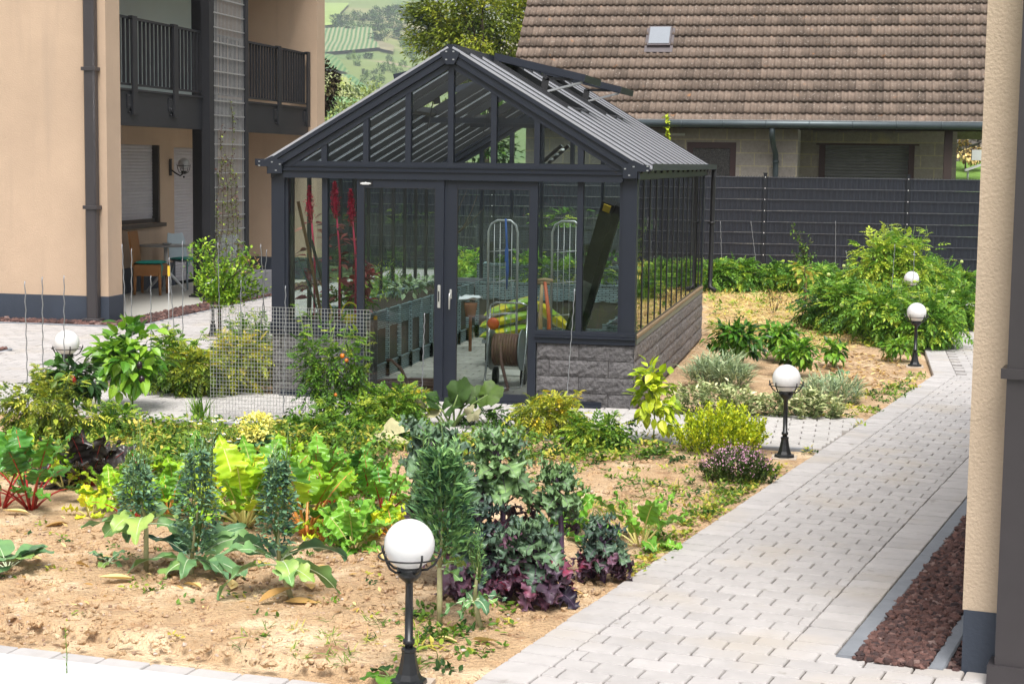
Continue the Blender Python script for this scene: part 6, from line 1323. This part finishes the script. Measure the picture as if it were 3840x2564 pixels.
# ------------------------------------------------------------------ wire grid, stakes, tag
t=thing('wire_grid_panel','galvanised wire grid panel standing upright before the left block wall','wire grid',(.75,-1.70,0)); q=MB(); gx0,gx1,gy=.02,1.50,-1.70
for i,x in enumerate(np.arange(gx0,gx1,.0295)): q.box((x,gy,.03),(x+.0032,gy+.003,1.045))
for z in np.arange(.04,1.05,.0335): q.box((gx0,gy-.0035,z),(gx1,gy-.0005,z+.0035))
q.build('wire_grid',m_steel,t)
ST=[(57,645,66,1010,'leftmost metal plant stake, standing in the yellow green bush'),(97,635,99,990,'second metal plant stake from the left'),(147,632,147,985,'metal plant stake right before the left lamp globe'),
(280,560,297,905,'tilted metal stake beside the plastered wall corner'),(302,570,301,900,'upright metal stake beside the plastered wall corner'),(346,632,346,890,'short metal stake above the large leaved pepper'),(388,590,408,900,'metal stake leaning against the tomatoes below the wicker chair'),
(419,553,419,890,'tall metal stake in front of the bistro table'),(500,556,506,880,'metal stake rising through the small leafy tree'),(612,572,590,880,'tilted metal stake in front of the planter box'),(598,560,614,870,'second tilted metal stake crossing in front of the planter box'),
(553,642,548,900,'metal stake behind the left edge of the wire grid'),(655,655,650,955,'metal stake at the greenhouse corner post'),(974,718,965,955,'metal stake in front of the left glass door'),(833,880,828,960,'short metal stake below the left door'),
(1318,662,1296,965,'metal stake in front of the right panes'),(1468,725,1493,870,'leaning metal stake at the block wall corner'),(1652,508,1657,670,'first metal stake at the fence behind the tomatoes'),(1722,508,1742,670,'tilted metal stake at the fence behind the tomatoes'),
(1916,507,1916,680,'upright metal stake at the fence left of the thicket peak'),(1940,575,1960,700,'short tilted stake in the tomatoes left of the thicket peak'),(2052,560,2040,735,'metal stake inside the tomato thicket'),(2097,575,2086,790,'metal stake inside the thicket above the right lamp'),(1190,575,1180,690,'metal stake seen through the right glass door')]
for (x0,y0,x1,y1,lb) in ST:
    b=G(x1,y1); tp=PY(x0,y0,b[1]); n=40; s_=np.linspace(0,1,n)[:,None]; P=b+(tp-b)*s_+.0035*np.stack([np.sin(np.arange(n)*1.6),np.cos(np.arange(n)*1.6),np.zeros(n)],-1); q=MB(); q.tube(P,.0048,5); tag(q.build('plant_stake',m_stake,loc=b),lb,'plant stake','metal plant stakes')
b=G(387,905); t=thing('plant_tag','small yellow plant tag on a thin stick by the patio','tag',b); tp=PY(387,612,b[1]); q=MB(); q.tube([b,tp],.003,5); q.build('stick',m_steel,t); q=MB(); q.box((tp[0]-.012,tp[1]-.004,tp[2]-.09),(tp[0]+.012,tp[1]+.004,tp[2]+.01)); q.build('card',bpy.data.materials['yellow_label'],t)
b=G(153,1565); q=MB(); q.tube([b-(0,0,.05),(b+PY(150,1440,b[1]))/2+(.004,0,0),PY(149,1435,b[1])],[.003,.002,.001],5); n=40; s_=rng.random((n,1)); put(q,LN,b+(PY(149,1435,b[1])-b)*s_,rng.normal(size=(n,3))+(0,0,1.5),.016,.6); tag(q.build('grass_stalk',m_weed,loc=b),'single thin grass stalk at the bottom left edge','grass stalk')
leafy('broad leaved weed at the foot of the front lamp',(893,1562),40,5,.7,m_pep,m_gst,.14,'broadleaf_weed','weed')
# ------------------------------------------------------------------ trees and hill behind
def tree(label,c,r,n,size,mt,base,name='broadleaf_tree',tint=.5,clumps=60,cr=.25,T=LF,tr=.14,stuff=False,shell=.55):
    b=gz(base); t=thing(name,label,'tree',b); q=MB(); cn=cloud(q,T,n,c,r,size,tint,clumps,cr,.15,shell=shell,ctv=.22,bottom=-2); q.build('crown',mt,t)
    q=MB(); c=np.array(c); fk=np.array([c[0],c[1],c[2]-r[2]*.7]); q.tube([b,(b+fk)/2+(.05,0,0),fk],[tr,tr*.85,tr*.6],9); stems(q,fk,cn[:16],tr*.4,tr*.06,.15,6,sides=6); q.build('trunk',m_bark,t); return t
m_tr=LM('yellow_green_tree_leaf',[(0,(.04,.07,.010)),(.4,(.15,.20,.018)),(.75,(.26,.30,.03)),(1,(.40,.38,.05))])
c=PY(1105,70,31); tree('tall yellow green tree between the hillside and the tiled roof',c,(2.3,1.8,2.2),17000,.125,m_tr,(c[0]+.2,31),clumps=150,cr=.2)
c=PY(1230,20,34); tree('darker green tree directly behind the tiled roof verge',c,(2.6,1.8,2.6),9000,.15,LM('mid_green_tree_leaf',[(0,(.02,.04,.008)),(.5,(.06,.10,.016)),(1,(.2,.24,.03))]),(c[0],34),clumps=90,cr=.22)
c=PY(738,195,21); tree('dark reddish brown tree peeking out behind the apartment house',c,(.45,.45,.66),1700,.09,LM('dark_red_tree_leaf',[(0,(.012,.006,.005)),(.6,(.03,.018,.010)),(1,(.07,.06,.02))],.6,.08),(c[0]-.1,21),name='copper_tree',clumps=30,cr=.3,tr=.05)
m_olv=LM('grey_green_shrub_leaf',[(0,(.10,.14,.05)),(.6,(.24,.30,.12)),(1,(.42,.46,.22))])
for (x,y,Yg,w_,h_,lb) in ((795,262,60,4.2,1.6,'pale grey green shrub on the slope beyond the house wall'),(852,250,66,3.2,1.4,'second pale shrub left of the greenhouse roof'),(1010,260,58,4,2.2,'green shrub hidden behind the greenhouse gable')):
    c=PY(x,y,Yg); tree(lb,c,(w_/2,1.2,h_),1800,.20,m_olv,(c[0],Yg),name='garden_shrub',clumps=36,cr=.3,tr=.06)
for (x,yb,r_,h_,lb) in ((-5.6,23.5,1.3,3.4,'leafy shrub behind the fence nearest the apartment house'),(-3.6,24.2,1.3,3.9,'leafy shrub behind the fence seen through the greenhouse gable'),(-7.6,23.5,1.2,3.2,'leafy shrub behind the fence at the far left')):
    tree(lb,(x,yb,h_*.58),(r_,.8,h_*.42),2600,.17,m_tomB,(x,yb),name='garden_shrub',clumps=50,cr=.3,tr=.06)
# hill
import numpy as _n
def hill_h(x,y):
    dx=x-CAM[0];dy=y-CAM[1]; r_=np.sqrt(dx*dx+dy*dy); az=np.degrees(np.arctan2(dx,dy))
    f=np.interp(az,[-26,-15.6,-14.2,-12,-6,10,40],[1.08,1.04,.98,.90,.62,.5,.45])
    base=np.interp(r_,[0,480,640,1000,1500,1900,2600],[-3,-1,18,72,140,178,185])
    return base*f*np.interp(r_,[0,500,1500],[.9,1,1])
g=MB(); rr=np.linspace(420,2600,200); aa=np.radians(np.linspace(-30,14,200)); Rr,A=np.meshgrid(rr,aa,indexing='ij'); X=CAM[0]+Rr*np.sin(A);Yg=CAM[1]+Rr*np.cos(A); Z=hill_h(X,Yg)+5*fbm(X,Yg,.004,3,4.)*(Rr>560)
g.grid(np.stack([X,Yg,Z],-1)); 
def hillx(n,o,co,b):
    a=mixc(n,o,(.27,.24,.11),thr(n,co,.006,.50,.62,6)); a=mixc(n,a,(.10,.17,.05),thr(n,co,.011,.52,.62,7)); return mixc(n,a,(.30,.24,.16),thr(n,co,.02,.66,.72,5))
m_hill=M('hillside_meadow',(.15,.20,.055),.95,0,.12,.02,extra=hillx)
g.build('hill',m_hill,kind='structure')
def onhill(x,y):
    d=ray(x,y); ts=np.linspace(400,2600,900)/math.hypot(d[0],d[1]); P=CAM+ts[:,None]*d; h=hill_h(P[:,0],P[:,1])+5*0; k=np.argmax(P[:,2]<h+6); return P[k] if P[k,2]<h[k]+6 else P[-1]
def patch(name,poly,mt,n=30,off=2.):
    a,b,c,d=[onhill(*p) for p in poly]; s_=np.linspace(0,1,n)[:,None,None]; t_=np.linspace(0,1,n)[None,:,None]; P=(a*(1-s_)+b*s_)*(1-t_)+(d*(1-s_)+c*s_)*t_
    P[...,2]=hill_h(P[...,0],P[...,1])+5*fbm(P[...,0],P[...,1],.004,3,4.)+off; q=MB(); q.grid(P.transpose(1,0,2)); q.build(name,mt,kind='structure')
def vine_m(name,ang,c1,c2,sp=2.6):
    def ex(n,o,co,b):
        w_=n.nodes.new('ShaderNodeTexWave'); w_.inputs['Scale'].default_value=1/sp*.33; w_.inputs['Distortion'].default_value=.6; w_.inputs['Detail'].default_value=1
        mp=n.nodes.new('ShaderNodeMapping'); mp.inputs['Rotation'].default_value=(0,0,ang); n.links.new(co,mp.inputs[0]); n.links.new(mp.outputs[0],w_.inputs[0]); return mixc(n,c1,c2,w_.outputs['Fac'])
    return M(name,(1,1,1),.95,0,.15,.03,extra=lambda n,o,co,b: ex(n,o,co,b))
v1=vine_m('vineyard_rows_steep',R(-15.2),(.26,.27,.14),(.04,.14,.035)); v2=vine_m('vineyard_rows_slant',R(-13.5),(.17,.23,.08),(.035,.14,.03)); v3=vine_m('vineyard_rows_dark',R(-13),(.12,.22,.08),(.05,.15,.04),2.6)
m_fld=M('pale_meadow',(.28,.31,.09),.95,0,.15,.02); m_sand=M('sandy_terrace',(.22,.20,.11),.95,0,.25,.05)
patch('vineyard',[(744,46),(851,48),(872,80),(744,90)],v1); patch('vineyard',[(744,94),(762,96),(802,142),(744,133)],v2)
patch('terrace_slope',[(862,62),(905,76),(902,88),(872,82)],m_sand); patch('meadow',[(744,141),(788,148),(852,208),(744,200)],m_fld); patch('vineyard',[(778,147),(808,149),(876,211),(840,209)],v3)
patch('vineyard',[(744,200),(880,213),(860,262),(744,262)],vine_m('vineyard_rows_lower',R(-14),(.22,.32,.12),(.08,.24,.05))); patch('meadow',[(740,-10),(800,-10),(765,42),(740,42)],M('bright_meadow',(.24,.33,.08),.95,0,.1,.02))
m_far=LM('far_woodland_leaf',[(0,(.02,.06,.02)),(.5,(.05,.12,.03)),(1,(.15,.24,.05))],.8,.1)
def crowns(name,lst,mt,n=520):
    q=MB()
    for (x,y,w_,h_,ti) in lst:
        p=onhill(x,y+h_/2); p[2]=hill_h(p[0],p[1])+5*float(fbm(np.array([p[0]]),np.array([p[1]]),.004,3,4.)[0]); r_=px(w_/2,p); hz=px(h_/2,p); cloud(q,LF,n,p+(0,0,hz*.9),(r_,r_,hz),r_*.30,ti,14,.5,.1,ctv=.15,bottom=-2)
    q.build(name,mt,kind='stuff')
fr=[(x+rng.uniform(-6,6),y+rng.uniform(-3,3),rng.uniform(22,34),rng.uniform(20,28),rng.uniform(.1,.5)) for x,y in [(775,32),(790,22),(805,34),(815,18),(830,30),(845,20),(858,34),(870,22),(880,42),(895,30),(905,50),(915,36),(925,60),(935,45),(945,66),(955,52),(962,74),(975,60),(985,78),(990,66),(1000,84),(1010,72),(868,12),(900,14),(920,10),(940,22),(960,30),(975,36),(930,28),(885,5),(910,0),(940,4),(962,14),(985,40),(1003,50),(1020,60),(1030,72),(768,26),(860,48),(875,55)]]
crowns('hill_forest',fr,m_far)
sc_=[(800,92,14,16,.4),(810,86,16,22,.9),(820,105,22,26,.6),(845,90,24,12,.2),(870,120,22,24,.3),(885,112,20,26,.5),(900,118,20,22,.6),(915,126,24,26,.5),(855,138,22,24,.2),(838,150,24,34,.55),(872,148,26,18,.6),(928,64,24,40,.95),(940,80,18,22,.6),(950,92,20,18,.5),(893,92,16,16,.2),(836,128,16,14,.2),(902,108,12,26,.8),(925,105,20,16,.7),(920,165,20,14,.6),(900,185,26,16,.6),(880,175,22,14,.8),(762,95,10,10,.2),(940,140,26,20,.7),(948,115,18,14,.8),(862,165,20,12,.7),(770,110,14,8,.6)]
crowns('hillside_scrub',sc_,m_far,420)
# lawn, dry stone wall and pale house far right
g=MB(); P=np.array([[(x,y,.35+(y-27)*.15+(0) if y>27 else .35) for x in np.linspace(7.9,30,14)] for y in np.linspace(25.5,46,12)]); g.grid(P.transpose(1,0,2)[::-1] if False else P); g.build('lawn_slope',M('bright_lawn',(.13,.24,.035),.95,0,.3,2,bump=.03,bs=9),kind='structure')
q=MB(); stones(q,np.stack([rng.uniform(8,24,2600),rng.normal(42,.12,2600),rng.uniform(2.2,4.2,2600)],-1),.22); q.box((8,41.9,2.0),(24,42.3,4.1)); tag(q.build('dry_stone_wall',M('grey_dry_stone',(1,1,1),.95,0,.2,2,ramp=[(0,(.06,.055,.05)),(1,(.26,.23,.2))]),loc=(14,42,2.4)),'dark dry stone wall above the lawn at the right','wall')
t=thing('distant_house','pale house with a dark window far right under the eave','house',(14,48,4)); q=MB(); q.box((8,48,3),(24,54,9)); q.build('wall',m_white,t); q=MB(); q.box((13.0,47.95,5.0),(14.0,47.999,6.2)); q.build('window',m_bronze,t)
c=PY(2215,330,39.5); tree('rust coloured bush by the stone wall',c,(.9,.5,.7),700,.14,m_dry,(c[0],39.5),name='rust_bush',clumps=20,cr=.3,tr=.04)
t=thing('garden_lounger','white garden lounger on the lawn at the right edge','lounger',(0,0,0)); a=PY(2212,391,30); b_=PY(2262,374,30); q=MB(); q.beam(a,b_,.6,.05,(0,0,1)); q.build('lying_surface',m_white,t); q=MB()
for s_ in (.15,.8):
    for o in (-.2,.2): p=a+(b_-a)*s_+np.array([0,o,0]); q=MB(); q.tube([p,p-(0,0,.4)],.015,6); q.build('leg',m_steel,t)
q=MB(); p=PY(2246,356,31); q.box((p[0]-.2,p[1]-.1,p[2]-.14),(p[0]+.4,p[1]+.1,p[2]+.14)); tag(q.build('white_tub',m_white,loc=p),'white tub standing behind the lounger','tub')
# sprig in the gutter
b=PY(1530,318,21.8); t=thing('gutter_sprig','yellow green sprig growing out of the roof gutter','sprig',b); tp=PY(1529,262,21.8); q=MB(); q.tube([b,(b+tp)/2+(.03,0,0),tp],[.008,.006,.004],5); q.build('stem',m_red,t); q=MB(); s_=rng.random((46,1)); put(q,LF,b+(tp-b)*s_,rng.normal(size=(46,3)),.13,.75); q.build('foliage',m_pepy,t)
# haze
hz=bpy.data.meshes.new('haze'); x0,x1,y0,y1,z0,z1=-2400,2400,-50,2900,-9,232
hz.from_pydata([(x0,y0,z0),(x1,y0,z0),(x1,y1,z0),(x0,y1,z0),(x0,y0,z1),(x1,y0,z1),(x1,y1,z1),(x0,y1,z1)],[],[(0,3,2,1),(4,5,6,7),(0,1,5,4),(1,2,6,5),(2,3,7,6),(3,0,4,7)]); ho=bpy.data.objects.new('haze',hz); COL.objects.link(ho); ho['kind']='stuff'
hm=bpy.data.materials.new('haze_air'); hm.use_nodes=True; n=hm.node_tree; n.nodes.remove(n.nodes['Principled BSDF']); pv=n.nodes.new('ShaderNodeVolumePrincipled'); pv.inputs['Color'].default_value=(.86,.93,1,1); pv.inputs['Density'].default_value=.00027; n.links.new(pv.outputs[0],n.nodes['Material Output'].inputs['Volume']); hz.materials.append(hm)
